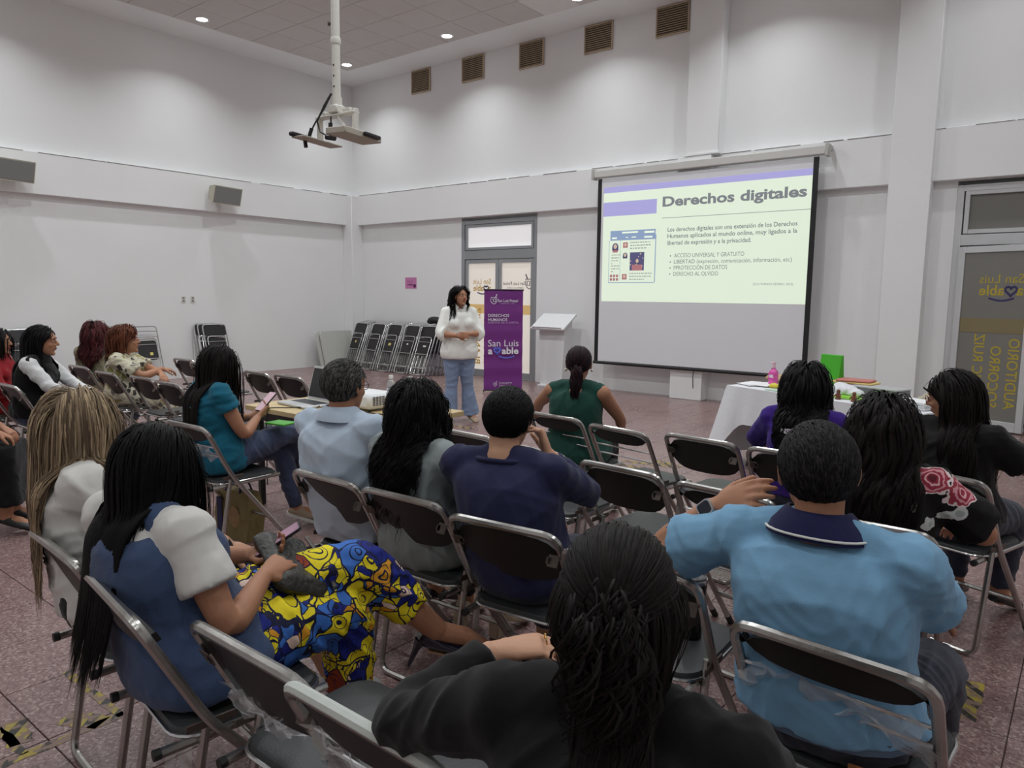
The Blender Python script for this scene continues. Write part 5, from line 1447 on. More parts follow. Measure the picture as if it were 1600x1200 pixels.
    def collar(s, mat, h=.026, infl=.02, t=.945, name='collar', leaf=True, dip=.030):
        """turned-down collar: a band up the neck folded over onto the shoulders, dipping in front"""
        n = 28; an = np.arange(n) * 2 * PI / n; fr = np.clip(np.sin(an), 0, 1)[:, None] ** 1.5; nr = (.056 if s.male else .047) + .007
        dip = -s.nk * dip * fr; r, f = s.frame(1.0)
        base = s.ring(.965, infl - .004, n); top = s.neck_ring(h - .01, nr + .004) + dip; topo = s.neck_ring(h - .008, nr + .010) + dip
        low = s.ring(t, infl + .012, n) + V(0, 0, .006) + dip * .6
        mid = lerp(topo, low, .55) + (lerp(topo, low, .55) - s.neck_ring(0, .001)) * .10
        under = s.ring(t, infl + .004, n) + V(0, 0, .002) + dip * .6
        s.col = (mid, low)
        return MB().loft([base, top, topo, mid, low, under] if leaf else [base, top, topo, s.ring(.955, infl + .006, n)], False, True).build(name, mat, s.root)
    def neckband(s, mat, t=.955, infl=.016, r=.006): return MB().tube(s.ring(t, infl, 28), r, 8, closed=True).build('neckband', mat, s.root)

def denim_mat(name, rgb, var=.25):
    m = M(name, srgb(*rgb), .8, var=var, vscale=5, bump=.35, bscale=420, sheen=.15); return m
def cloth_mat(name, rgb, rough=.85, var=.06, bump=.12, bscale=480): return M(name, srgb(*rgb), rough, var=var, vscale=6, bump=bump, bscale=bscale, sheen=.1, spec=.25)
# ------------------------------------------------------------------ patterned cloth
def pattern(name, build, rough=.75):
    m = bpy.data.materials.new(name); m.use_nodes = True; nt = m.node_tree; b = nt.nodes['Principled BSDF']; b.inputs['Roughness'].default_value = rough; b.inputs['Specular IOR Level'].default_value = .3
    tc = nt.nodes.new('ShaderNodeTexCoord'); n = nt.nodes.new('ShaderNodeTexNoise'); n.inputs['Scale'].default_value = 7; nt.links.new(tc.outputs['Object'], n.inputs['Vector'])
    a = nt.nodes.new('ShaderNodeMix'); a.data_type = 'VECTOR'; a.inputs[0].default_value = .10; nt.links.new(tc.outputs['Object'], a.inputs[4]); nt.links.new(n.outputs['Color'], a.inputs[5])
    nt.links.new(build(nt, a.outputs[1]), b.inputs['Base Color']); return m
def vor(nt, vec, scale, feat='F1'):
    v = nt.nodes.new('ShaderNodeTexVoronoi'); v.feature = feat; v.inputs['Scale'].default_value = scale; nt.links.new(vec, v.inputs['Vector']); return v
def mixc(nt, f, a, b):
    m = nt.nodes.new('ShaderNodeMix'); m.data_type = 'RGBA'; nt.links.new(f, m.inputs[0])
    for s_, x in ((6, a), (7, b)):
        if isinstance(x, tuple): m.inputs[s_].default_value = (*x, 1)
        else: nt.links.new(x, m.inputs[s_])
    return m.outputs[2]
def chan(nt, col, i=0):
    s_ = nt.nodes.new('ShaderNodeSeparateColor'); nt.links.new(col, s_.inputs[0]); return s_.outputs[i]
def step(nt, fac, lo, hi): r = ramp(nt, [(lo, (0, 0, 0)), (hi, (1, 1, 1))]); nt.links.new(fac, r.inputs[0]); return r.outputs[0]
def pants_pat(nt, vec):
    Y, B, N_, O, Wt, R_ = srgb(232, 212, 36), srgb(60, 110, 190), srgb(28, 40, 130), srgb(216, 152, 40), srgb(236, 206, 190), srgb(150, 62, 36)
    v = vor(nt, vec, 13); r = ramp(nt, [(0, N_), (.16, Y), (.40, B), (.52, Y), (.66, O), (.74, N_), (.86, Wt), (.92, R_)], 'CONSTANT'); nt.links.new(chan(nt, v.outputs['Color']), r.inputs[0])
    v2 = vor(nt, vec, 29); r2 = ramp(nt, [(0, Y), (.3, N_), (.5, B), (.62, Y), (.8, Wt), (.9, O)], 'CONSTANT'); nt.links.new(chan(nt, v2.outputs['Color'], 1), r2.inputs[0])
    sel = ramp(nt, [(0, (0, 0, 0)), (.55, (1, 1, 1))], 'CONSTANT'); nt.links.new(chan(nt, v.outputs['Color'], 2), sel.inputs[0])
    c = mixc(nt, sel.outputs[0], r.outputs[0], r2.outputs[0])
    ringr = ramp(nt, [(0, (0, 0, 0)), (.17, (1, 1, 1)), (.22, (0, 0, 0)), (.36, (1, 1, 1)), (.40, (0, 0, 0))], 'CONSTANT'); nt.links.new(v.outputs['Distance'], ringr.inputs[0])
    c = mixc(nt, ringr.outputs[0], c, srgb(24, 26, 60))
    e = vor(nt, vec, 13, 'DISTANCE_TO_EDGE'); e2 = vor(nt, vec, 29, 'DISTANCE_TO_EDGE')
    c = mixc(nt, step(nt, e2.outputs['Distance'], .03, .05), srgb(24, 26, 60), c) if False else c
    ln = ramp(nt, [(0, (1, 1, 1)), (.035, (0, 0, 0))], 'CONSTANT'); nt.links.new(e2.outputs['Distance'], ln.inputs[0])
    mul = nt.nodes.new('ShaderNodeMath'); mul.operation = 'MULTIPLY'; nt.links.new(ln.outputs[0], mul.inputs[0]); nt.links.new(sel.outputs[0], mul.inputs[1])
    c = mixc(nt, mul.outputs[0], c, srgb(24, 26, 60))
    l2 = ramp(nt, [(0, (1, 1, 1)), (.03, (0, 0, 0))], 'CONSTANT'); nt.links.new(e.outputs['Distance'], l2.inputs[0])
    return mixc(nt, l2.outputs[0], c, srgb(22, 24, 56))
def near_points(nt, vec, pts):
    out = None
    for p in pts:
        d = nt.nodes.new('ShaderNodeVectorMath'); d.operation = 'DISTANCE'; nt.links.new(vec, d.inputs[0]); d.inputs[1].default_value = p
        if out is None: out = d.outputs['Value']
        else:
            m = nt.nodes.new('ShaderNodeMath'); m.operation = 'MINIMUM'; nt.links.new(out, m.inputs[0]); nt.links.new(d.outputs['Value'], m.inputs[1]); out = m.outputs[0]
    return out
def rose_pat(nt, vec):
    tc = nt.nodes.new('ShaderNodeTexCoord'); o = tc.outputs['Object']
    n = nt.nodes.new('ShaderNodeTexNoise'); n.inputs['Scale'].default_value = 24; nt.links.new(o, n.inputs['Vector'])
    def wob(dist, k):
        a = nt.nodes.new('ShaderNodeMath'); a.operation = 'MULTIPLY_ADD'; nt.links.new(n.outputs['Fac'], a.inputs[0]); a.inputs[1].default_value = k; nt.links.new(dist, a.inputs[2])
        b = nt.nodes.new('ShaderNodeMath'); b.operation = 'MULTIPLY'; nt.links.new(a.outputs[0], b.inputs[0]); b.inputs[1].default_value = 5.5; return b.outputs[0]
    rd = wob(near_points(nt, o, ((.165, -.075, .945), (.235, -.03, .90), (-.135, -.105, .93), (-.215, -.03, .90), (.02, -.14, .72), (.13, -.13, .60), (-.14, -.12, .62), (.11, .12, .84), (-.10, .13, .70))), .055)
    ld = wob(near_points(nt, o, ((.115, -.115, .85), (.215, -.075, .815), (.16, -.10, .79), (-.055, -.12, .955), (.06, -.125, .935), (-.10, -.125, .83), (.07, -.15, .66), (.255, -.06, .83))), .05)
    blk = srgb(12, 11, 13)
    lf = ramp(nt, [(0, srgb(170, 180, 180)), (.22, srgb(206, 212, 210)), (.31, blk)], 'CONSTANT'); nt.links.new(ld, lf.inputs[0])
    r = ramp(nt, [(0, srgb(96, 20, 34)), (.20, srgb(150, 40, 60)), (.25, srgb(220, 170, 176)), (.29, srgb(150, 44, 62)), (.36, srgb(214, 150, 160)), (.40, srgb(160, 56, 72)), (.44, srgb(232, 214, 214)), (.47, blk)], 'CONSTANT'); nt.links.new(rd, r.inputs[0])
    k = ramp(nt, [(0, (1, 1, 1)), (.47, (0, 0, 0))], 'CONSTANT'); nt.links.new(rd, k.inputs[0])
    return mixc(nt, k.outputs[0], lf.outputs[0], r.outputs[0])
def leaf_pat(nt, vec):
    mp = nt.nodes.new('ShaderNodeMapping'); mp.inputs['Scale'].default_value = (1.6, 1, .8); mp.inputs['Rotation'].default_value = (.5, .4, .6); nt.links.new(vec, mp.inputs['Vector'])
    v = vor(nt, mp.outputs[0], 20); r = ramp(nt, [(0, srgb(206, 200, 176)), (.34, srgb(66, 62, 58)), (.50, srgb(150, 142, 92)), (.68, srgb(120, 116, 108)), (.8, srgb(214, 208, 186))], 'CONSTANT'); nt.links.new(chan(nt, v.outputs['Color']), r.inputs[0])
    e = vor(nt, mp.outputs[0], 20, 'DISTANCE_TO_EDGE'); return mixc(nt, step(nt, e.outputs['Distance'], .05, .09), srgb(208, 202, 180), r.outputs[0])
PANTS = pattern('swirl_print_cloth', pants_pat); ROSES = pattern('rose_print_cloth', rose_pat); LEAFP = pattern('leaf_print_cloth', leaf_pat)
JEANS = denim_mat('blue_denim', (58, 68, 98)); JEANS_D = denim_mat('dark_denim', (38, 42, 60)); JEANS_L = denim_mat('light_denim', (128, 146, 176), .2); VESTD = denim_mat('vest_denim', (52, 72, 108), .3)
BLACKC = cloth_mat('black_cloth', (12, 11, 13), bump=.08); WHITEC = cloth_mat('white_cloth', (226, 225, 220)); BLACKT = cloth_mat('black_trouser_cloth', (30, 30, 34))
TEE_W = cloth_mat('tee_white', (214, 211, 206)); SHOE_B = M('black_shoe', srgb(26, 25, 26), .4); SHOE_W = M('white_sneaker', srgb(222, 222, 224), .55); SOLE_W = M('white_sole', srgb(214, 212, 206), .6)
SHOE_T = M('tan_shoe', srgb(168, 148, 126), .6); PATENT = M('navy_patent', srgb(22, 24, 44), .12, coat=.6); GOLDM = M('gold_metal', srgb(214, 176, 110), .25, .9); PEARL = M('pearl', srgb(232, 224, 206), .25)
R_ = math.radians

# ---- presenter
h = Human('woman presenting in a white shirt and flared blue jeans beside the purple banner', (-6.02, 6.52), -124, 1.625, lean=0, hunch=3, yaw=22, pitch=-6, roll=-3, girth=1.13, width=1.05, stand=True, skin=SK_A, bust=1.15, voxel=.006, target=12000,
          arms=dict(L=dict(w=(-.06, .22, 1.08), hint=(-1, -.6, -.4), dir=(.85, .35, -.1), n=(.2, -.9, .1), curl=42), R=dict(w=(.07, .23, 1.06), hint=(1, -.6, -.4), dir=(-.85, .3, .05), n=(-.2, -.9, -.1), curl=42)), legs=dict(L=dict(a=(-.15, .0, .085)), R=dict(a=(.13, .02, .085))))
h.body()
h.trousers(JEANS_L, f1=1.0, infl=.014, t1=.14, flare=.065, name='jeans'); h.top(cloth_mat('white_shirt_cloth', (236, 236, 230)), sleeve=.66, infl=.022, t0=-.16, t1=.90, trap=.85, flare=.05, wr=.006, sc=5.5, sl_flare=.04, sl_infl=.018, name='shirt', seed=6)
h.collar(WHITEC, h=.020, infl=.024, t=.915, dip=.13); h.shoes(SHOE_T, SOLE_W)
h.hair(H_BLACK, n=560, length=.42, width=.008, K=18, part=.01, vol=.034, curl=.013, freq=9, clump=.5, back=.6, front=.58, tuck=True, side_front=-.1, seed=3, lvar=.1)
MB().tube([h.W['R'] + V(.026 * math.cos(a), .004, .026 * math.sin(a)) for a in np.linspace(0, 6.0, 14)], .004, 6).build('bracelet', BLACK_P, h.root)

# ---- back rows seen from behind
h = Human('woman in a dark green sleeveless top with a wine-red ponytail', (-2.60, 3.95), 16, 1.220, head=(-2.558, 3.894), lean=-12, hunch=10, side=3, yaw=12, pitch=0, girth=1.14, width=1.10, skin=SK_A, target=9000,
          arms=dict(L=dict(w=(-.40, .34, .72), hint=(-1, -.2, -.2)), R=dict(w=(.22, .34, .64), hint=(1, -.5, -.3))))
h.body(); h.top(cloth_mat('green_top_cloth', (34, 74, 64)), sleeve=0, infl=.013, t0=-.20, t1=.90, flare=.10, wr=.008, sc=9, name='top', seed=4); h.trousers(BLACKT); h.shoes(SHOE_B)
h.hair(H_WINE, n=420, mode='tied', knot=(0, -.098, -.02), width=.010, K=12, vol=.010, front=.56, nape=-.70, clump=0, seed=5); h.hair(H_WINE, n=90, length=.17, width=.012, K=10, tail=.014, knot=(0, -.112, -.022), d0=(0, -1, -.1), grav=.3, clump=.4, curl=.006, freq=6, seed=6, name='ponytail', vol=.01); h.earrings(PEARL, .010)

PURPC = cloth_mat('purple_shirt_cloth', (62, 34, 128))
h = Human('woman in a purple shirt with long wavy black hair facing the white table', (-1.12, 3.83), 6, 1.202, head=(-1.139, 3.862), lean=-6, hunch=14, yaw=12, pitch=6, girth=1.06, skin=SK_A, target=8000, arms=dict(L=dict(w=(-.14, .36, .72), hint=(-1, -.5, -.1)), R=dict(w=(.12, .36, .70), hint=(1, -.5, -.1))))
h.body(); h.top(PURPC, sleeve=.62, infl=.018, t1=.965, seed=8, name='shirt'); h.trousers(JEANS_D); h.shoes(SHOE_B)
h.hair(H_BLACK, n=560, length=.50, width=.011, K=18, vol=.03, curl=.014, freq=7, clump=.5, part=-.01, back=.75, seed=9)
g = MB()
for b_, dz in (('INSTITUTO', 0), ('DE DERECHOS', -.036)):
    v, f = text_geo(b_, .036, 'LEFT', bold=.0012); p3 = []
    for x, y in v:
        xx = -.085 + x; c0 = h.spine(.66); rr_, ff = h.frame(.66)
        a = np.interp(.66, FEM['t'], FEM['a']) * h.girth + .02; bb = np.interp(.66, FEM['t'], FEM['b']) * h.girth + .021
        q = c0 + rr_ * xx - ff * bb * (max(1 - abs(xx / a) ** 2.4, 0)) ** (1 / 2.4) + V(0, 0, .04 + y + dz) - ff * (.008 - (y + dz) * .0); p3.append(q)
    g.add(p3, f)
g.build('back_lettering', WHT, h.root, False)

h = Human('woman in a black blouse with big red roses and dark brown hair', (-.56, 2.85), 6, 1.184, head=(-0.562, 2.849), lean=-9, hunch=12, yaw=10, pitch=6, girth=1.20, width=1.12, skin=SK_A, target=9000, arms=dict(R=dict(w=(.26, .30, .68), hint=(1, -.7, -.3)), L=dict(w=(-.14, .34, .66), hint=(-1, -.5, -.3))))
h.body(); h.top(ROSES, sleeve=.44, infl=.020, t1=.955, sl_flare=.030, sl_infl=.022, seed=11, wr=.010, name='blouse'); h.trousers(JEANS_D); h.shoes(SHOE_B)
h.hair(H_DBR, n=700, length=.36, width=.010, K=16, vol=.034, curl=.010, freq=6, clump=.45, back=.85, seed=12, tintlo=0, part=.02)
h.earrings(PEARL, .007)

h = Human('woman in a black tee with glasses and long dark wavy hair', (-.46, 3.86), -14, 1.215, head=(-0.486, 3.820), lean=-9, hunch=12, side=0, twist=-4, yaw=92, pitch=10, roll=0, girth=1.16, width=1.10, skin=SK_A, target=10000, voxel=.0055, arms=dict(R=dict(w=(.30, .34, .74), hint=(1, -.6, -.5)), L=dict(w=(-.08, .34, .68))))
h.body(); h.top(BLACKC, sleeve=.31, infl=.020, t1=.965, sl_flare=.022, sl_infl=.020, seed=13, name='tee'); h.trousers(JEANS_D); h.shoes(SHOE_B); h.glasses(M('red_glasses', srgb(120, 40, 44), .3))
h.hair(H_DBR, n=900, length=.55, width=.008, K=18, vol=.018, curl=.008, freq=4.5, clump=.5, back=.85, seed=14, front=.58, side_front=-.2, tuck=True, lvar=.1)

# ---- polo man
POLO = cloth_mat('light_blue_polo', (120, 164, 196), var=.05, bscale=420); NAVYC = cloth_mat('navy_collar', (28, 30, 70))
h = Human('man in a light blue polo holding a hand to his ear', (-.42, 1.83), 6, 1.240, head=(-0.506, 1.825), lean=-10, hunch=14, side=-6, twist=-5, yaw=16, pitch=8, roll=-4, girth=1.14, width=1.14, male=True, skin=SK_A, headk=1.06, voxel=.0048, target=18000,
          arms=dict(L=dict(w=(-.315, .055, .99), hint=(-1, .25, -.55), dir=(.80, -.28, .50), n=(.35, .75, -.5), curl=20, spread=2), R=dict(w=(.19, .42, .672), hint=(.6, -.6, -.4), dir=(-.1, .9, -.35), n=(0, -.3, -.9), curl=20)),
          legs=dict(L=dict(k=(-.20, .44, .52), a=(-.28, .58, .095)), R=dict(k=(.22, .46, .52), a=(.20, .62, .095))))
h.body(); h.trousers(JEANS_D, infl=.018, f1=.97, wr=.008, target=12000, name='jeans')
h.top(POLO, sleeve=.38, infl=.020, t0=.0, t1=.965, flare=.05, wr=.013, sc=8, sl_flare=.024, sl_infl=.020, seed=15, voxel=.008, target=22000, name='polo_shirt', stretch=(.7, 1, 1.3), smooth=6)
h.collar(NAVYC, h=.020, infl=.021, t=.950)
m_, l_ = h.col; MB().tube(lerp(m_, l_, .62) + (lerp(m_, l_, .62) - h.N) * .035, .0030, 6, closed=True).build('collar_stripe', WHITEC, h.root)
h.shoes(SHOE_W, SOLE_W); h.hair(H_SALT, n=5200, length=.045, width=.0032, K=6, mode='short', grav=.06, d0=(.15, -.9, .1), vol=.009, front=.52, nape=-.62, clump=.1, jitter=.10, seed=16, lvar=.25)
MB().tube([lerp(h.E['L'], h.W['L'], .93) + q for q in (lambda d, a: [(np.cos(t) * a + np.sin(t) * np.cross(d, a)) * .0305 for t in np.linspace(0, 6.28, 20, endpoint=False)])(unit(h.W['L'] - h.E['L']), unit(np.cross(unit(h.W['L'] - h.E['L']), V(0, 0, 1))))], .010, 8, closed=True, aspect=.35).build('watch_strap', M('grey_strap', srgb(150, 152, 160), .5), h.root)
d = unit(h.W['L'] - h.E['L']); nb = unit(V(-.1, -.85, .45) - d * (V(-.1, -.85, .45) @ d)); sd = np.cross(nb, d); c0 = lerp(h.E['L'], h.W['L'], .93) + nb * .033
XW_ = Matrix(((*[sd[0], d[0], nb[0]], c0[0]), (*[sd[1], d[1], nb[1]], c0[1]), (*[sd[2], d[2], nb[2]], c0[2]), (0, 0, 0, 1)))
w = MB().prism(rrect(.042, .046, .011), .010, X=XW_ @ Matrix.Translation((0, 0, -.005))).build('watch_case', M('silver_case', srgb(186, 188, 192), .25, .8), h.root, angle=30)
MB().prism(rrect(.034, .038, .009), .002, X=XW_ @ Matrix.Translation((0, 0, .0045))).build('watch_face', M('watch_glass', srgb(26, 30, 44), .1), w)
h.glasses(M('thin_gold_frame', srgb(190, 170, 120), .3, .7))
m = MB(); c0 = h.spine(.02)
m.loft([h.ring(.05, .022), h.ring(-.02, .024)], False); m.build('belt', M('grey_blue_belt', srgb(92, 112, 134), .6), h.root)
rb, fb = h.frame(-.1); q = h.spine(-.10) - fb * .158 + rb * .10
MB().box((0, 0, 0), (.075, .006, .030), .002, X=Matrix.Translation(q.tolist())).build('leather_patch', M('tan_leather', srgb(150, 96, 50), .6), h.root)

# ---- woman in black right in front
h = Human('woman in black with half-tied dark hair seen from behind, ring on her hand', (-.47, .88), 14, 1.207, head=(-0.511, 0.889), lean=-10, hunch=14, side=-3, twist=2, yaw=14, pitch=6, roll=-2, girth=1.14, width=1.16, skin=SK_B, voxel=.0048, target=18000,
          arms=dict(L=dict(w=(-.315, .19, .885), hint=(-.9, -.5, -.5), dir=(.80, .50, .12), n=(.1, .15, -1), curl=36, spread=2), R=dict(w=(.16, .32, .64), hint=(1, -.5, -.3))))
h.body(); h.trousers(BLACKT); h.shoes(SHOE_B)
h.top(BLACKC, sleeve=.97, infl=.016, t0=-.06, t1=.93, wr=.008, sc=9, sl_flare=.003, sl_infl=.014, seed=17, voxel=.008, target=24000, name='sweater')
h.hair(H_DBR, n=2200, length=.36, width=.0042, K=18, vol=.014, curl=.004, freq=5.5, clump=.4, tuck=True, spread_=.045, gather=.16, back=.8, front=.56, nape=-.72, seed=18, only=lambda U: U[:, 2] < .35, tintlo=0, lvar=.2, side_front=-.05)
h.hair(H_DBR, n=1700, mode='tied', knot=(-.005, -.112, .018), width=.0040, K=12, vol=.016, front=.56, nape=.0, clump=0, seed=19, name='tied_hair')
h.hair(H_DBR, n=260, length=.12, width=.0038, K=12, tail=.020, knot=(-.005, -.122, .020), d0=(0, -.8, .5), grav=.30, clump=.3, curl=.022, freq=9, seed=20, name='hair_knot', vol=.008, lvar=.5)
d, n_, _, _, _ = h.hand['L']; n_ = unit(n_ - d * (n_ @ d)); th = np.cross(d, n_); q = h.W['L'] + (d * .105 - n_ * .000 + th * .0105 * 1) * .95
MB().tube([q + (np.cos(a) * th + np.sin(a) * n_) * .0105 for a in np.linspace(0, 6.28, 16, endpoint=False)], .0016, 6, closed=True).ell(q - n_ * .0115, (.003, .003, .003), 8, 6).build('ring', GOLDM, h.root)

# ---- second row from the left
NAVYS = cloth_mat('navy_sweater_cloth', (38, 40, 72))
h = Human('man in a navy sweater resting his chin on his hand', (-1.49, 2.06), 9, 1.204, head=(-1.634, 2.044), lean=-9, hunch=14, side=-9, twist=6, yaw=6, pitch=8, roll=4, girth=1.12, width=1.08, male=True, skin=SK_B, voxel=.0052, target=14000,
          arms=dict(R=dict(w=(.03, .15, .955), hint=(1, -.2, -.8), dir=(-.35, .05, .95), n=(-.85, -.4, .1), curl=66, spread=0), L=dict(w=(-.12, .34, .66), hint=(-1, -.4, -.2))))
h.body(); h.trousers(JEANS_D, target=10000, name='jeans'); h.top(NAVYS, sleeve=.96, infl=.017, t0=-.10, t1=.972, wr=.010, sc=9, sl_infl=.014, sl_flare=.0, seed=21, voxel=.009, target=16000, name='sweater'); h.shoes(SHOE_B, SOLE_W)
h.neckband(NAVYS, .962, .017, .008)
h.hair(H_BLACK, n=4400, length=.045, width=.0034, K=6, mode='short', grav=.10, d0=(.1, -.8, .1), vol=.012, front=.50, nape=-.60, clump=.1, jitter=.12, seed=22, lvar=.25)

GREYS = cloth_mat('grey_green_shirt_cloth', (146, 154, 154), var=.04)
h = Human('woman in a grey shirt with very long curly black hair', (-2.01, 2.07), 6, 1.197, head=(-2.104, 2.019), lean=-12, side=-4, hunch=12, yaw=8, pitch=2, girth=1.08, width=1.06, skin=SK_B, target=8000)
h.body(); h.trousers(BLACKT); h.top(GREYS, sleeve=.95, infl=.020, t0=-.22, t1=.965, flare=.05, wr=.012, sc=8, seed=23, name='shirt', target=12000); h.shoes(M('sand_heels', srgb(196, 176, 150), .6))
for k in 'LR': MB().box(tuple(h.A[k] + V(0, -.045, -.052)), (.052, .05, .085), .006).build('block_heel', M('sand_heels', (0, 0, 0)), h.root)
h.hair(H_BLACK, n=1500, length=.40, width=.0055, K=22, vol=.024, spread_=.10, gather=.08, curl=.012, freq=9, clump=.55, part=.0, back=.45, seed=24, lvar=.15)

BLUES = cloth_mat('pale_blue_shirt_cloth', (184, 198, 214), var=.03)
h = Human('grey-haired man in a pale blue shirt beside the projector', (-2.44, 2.06), 4, 1.252, head=(-2.536, 2.004), lean=-12, side=-4, hunch=12, yaw=4, pitch=2, girth=1.12, width=1.10, male=True, skin=SK_A, target=11000, voxel=.0055)
h.body(); h.trousers(BLACKT); h.top(BLUES, sleeve=.95, infl=.024, t0=-.12, t1=.965, flare=.02, wr=.013, sc=8, seed=25, name='shirt', target=14000, sl_infl=.02); h.collar(BLUES, h=.020, infl=.025, t=.958); h.shoes(SHOE_B)
h.hair(H_GREY, n=4400, length=.045, width=.0034, K=6, mode='short', grav=.10, d0=(-.4, -.8, .1), vol=.011, front=.50, nape=-.66, clump=.1, jitter=.10, seed=26, lvar=.25)
h.glasses(BLACK_P)

# ---- woman in teal with phone
TEAL = cloth_mat('teal_top_cloth', (22, 98, 122))
h = Human('woman in a teal top with long dark hair looking at her phone', (-3.98, 2.27), -8, 1.213, head=(-4.073, 2.340), lean=-5, hunch=8, yaw=-6, pitch=24, girth=1.04, skin=SK_A, voxel=.0055, target=13000,
          arms=dict(R=dict(w=(.04, .25, .775), hint=(1, -.7, -.9), dir=(-.35, .75, .45), n=(-.6, -.3, .6), curl=35), L=dict(w=(-.07, .26, .765), hint=(-1, -.5, -.5), dir=(.35, .75, .45), n=(.6, -.2, .7), curl=35)),
          legs=dict(L=dict(k=(-.11, .47, .53), a=(-.06, .55, .10), toe=(.02, .70, .035)), R=dict(k=(-.02, .52, .655), a=(-.26, .66, .32), toe=(-.25, .82, .28))))
h.body(); h.trousers(JEANS, f1=.97, infl=.012, name='jeans', target=11000); h.top(TEAL, sleeve=.20, infl=.017, t0=-.18, t1=.955, flare=.04, wr=.009, sc=10, sl_flare=.016, seed=27, name='top', target=10000); h.shoes(SHOE_T, SOLE_W)
h.hair(H_DBR, n=900, length=.56, width=.008, K=18, vol=.016, curl=.003, freq=3, clump=.3, part=.0, back=.55, seed=28, front=.55, side_front=-.0, lvar=.10)
def phone(label, person, p, rot, scr):
    p = person.root.matrix_basis @ Vector(p) if True else p
    t = thing('smartphone', label, 'phone', tuple(p), rot=(rot[0], rot[1], rot[2] + person.root.rotation_euler.z))
    MB().prism(rrect(.076, .158, .012), .008).build('case', M('phone_case', srgb(34, 34, 38), .3), t, angle=30)
    MB().prism(rrect(.070, .150, .009), .0006, X=Matrix.Translation((0, 0, .0081))).build('display', scr, t, False)
    return t
phone('smartphone with pinkish screen held by the woman in teal', h, (-.01, .335, .86), (R_(42), 0, R_(8)), M('pinkish_screen', srgb(190, 160, 170), .2, emit=srgb(214, 184, 196), estr=.35))
t = thing('green_folder', 'small green folder on the lap of the teal-top woman', 'folder', (-3.94, 2.63, .735), .2); MB().box((0, 0, 0), (.16, .12, .012), .003).build('cover', M('leaf_green_card', srgb(84, 170, 60), .5), t)

# ---- front row at left
h = Human('woman with long dark-blond hair in a white tee and black shorts', (-2.38, 1.01), -14, 1.217, head=(-2.613, 0.964), lean=-14, hunch=8, side=-12, yaw=46, pitch=4, girth=1.14, width=1.08, skin=SK_B, voxel=.0055, target=12000,
          arms=dict(R=dict(w=(.16, .36, .64), hint=(1, -.6, -.3)), L=dict(w=(-.12, .36, .64))), legs=dict(L=dict(k=(-.12, .50, .53), a=(-.12, .52, .09)), R=dict(k=(.15, .53, .55), a=(.18, .70, .10))))
h.body(); h.trousers(BLACKC, f1=.44, infl=.026, name='shorts', wr=.006, flare=.0); h.top(TEE_W, sleeve=.34, infl=.022, t0=-.20, t1=.95, wr=.011, sc=8, sl_flare=.02, seed=29, name='tee', voxel=.009, target=14000); h.shoes(SHOE_W, SOLE_W)
h.hair(H_BLOND, n=2300, length=.52, width=.005, K=18, vol=.024, spread_=.10, gather=.08, curl=.007, freq=2.6, clump=.5, part=-.015, back=.5, seed=30, front=.56, lvar=.14)

h = Human('woman in a denim vest and swirl-print trousers tapping her phone', (-1.88, .98), 0, 1.163, head=(-2.008, 0.975), lean=-14, hunch=8, side=-13, twist=10, yaw=2, pitch=30, roll=0, girth=1.16, width=1.08, skin=SK_A, voxel=.0046, target=20000,
          arms=dict(R=dict(w=(.085, .185, .735), hint=(.7, .05, -1.2), dir=(-.29, .9, .16), n=(-.45, .0, -.85), curl=34, spread=5), L=dict(w=(-.10, .25, .735), hint=(-1, -.5, -.3), dir=(.715, .595, .2), n=(.6, -.1, .8), curl=38)),
          legs=dict(R=dict(k=(.10, .47, .545), a=(.07, .50, .12), toe=(.10, .64, .05)), L=dict(k=(.085, .52, .685), a=(.179, .80, .37), toe=(.264, .975, .27))))
h.body(); h.trousers(PANTS, f1=.84, infl=.026, t1=.20, wr=.010, sc=10, flare=.012, voxel=.009, target=16000, name='trousers')
h.top(TEE_W, sleeve=.32, infl=.012, t0=.0, t1=.95, wr=.006, sc=9, sl_flare=.014, sl_infl=.022, seed=31, name='tee', voxel=.008, target=12000)
h.top(VESTD, sleeve=0, infl=.028, t0=-.16, t1=.89, trap=.55, wr=.006, sc=8, flare=.04, seed=32, name='vest', voxel=.008, target=16000)
h.hair(H_BLACK, n=2300, length=.60, width=.0048, K=18, vol=.012, spread_=.085, gather=.08, curl=.0, clump=.35, part=.0, back=.45, seed=33, front=.55, side_front=.05, lvar=.08)
# court shoes with a slim heel
for k in 'LR':
    A, T_ = h.A[k], h.T_[k]; d = unit(T_ - A); up = unit(V(0, -.25, 1) - d * (V(0, -.25, 1) @ d)); rt = np.cross(d, up); an2 = np.arange(14) * 2 * PI / 14; Rg = []
    for t_, w_, hh, z in ((-.055, .018, .034, -.030), (-.045, .030, .040, -.030), (0, .034, .032, -.038), (.05, .035, .022, -.040), (.10, .042, .022, -.036), (.15, .042, .020, -.030), (.19, .030, .014, -.030), (.225, .010, .007, -.032)):
        Rg.append(A + d * t_ + up * z + np.outer(np.cos(an2) * w_, rt) + np.outer(np.sin(an2) * hh, up))
    sh = MB().loft(Rg).build('court_shoe', PATENT, h.root)
    MB().tube([A - d * .042 - up * .05, A - d * .040 - up * .085, A - d * .034 - up * .155], [.022, .013, .0065], 8).build('heel', PATENT, sh)
    MB().loft([[A + d * t_ + up * (z - .012) - rt * w_, A + d * t_ + up * (z - .012) + rt * w_, A + d * t_ + up * (z - .018) + rt * w_, A + d * t_ + up * (z - .018) - rt * w_] for t_, w_, z in ((.0, .022, -.058), (.06, .024, -.052), (.10, .034, -.048), (.15, .034, -.040), (.20, .016, -.038))]).build('sole', M('tan_sole', srgb(176, 140, 104), .6), sh)
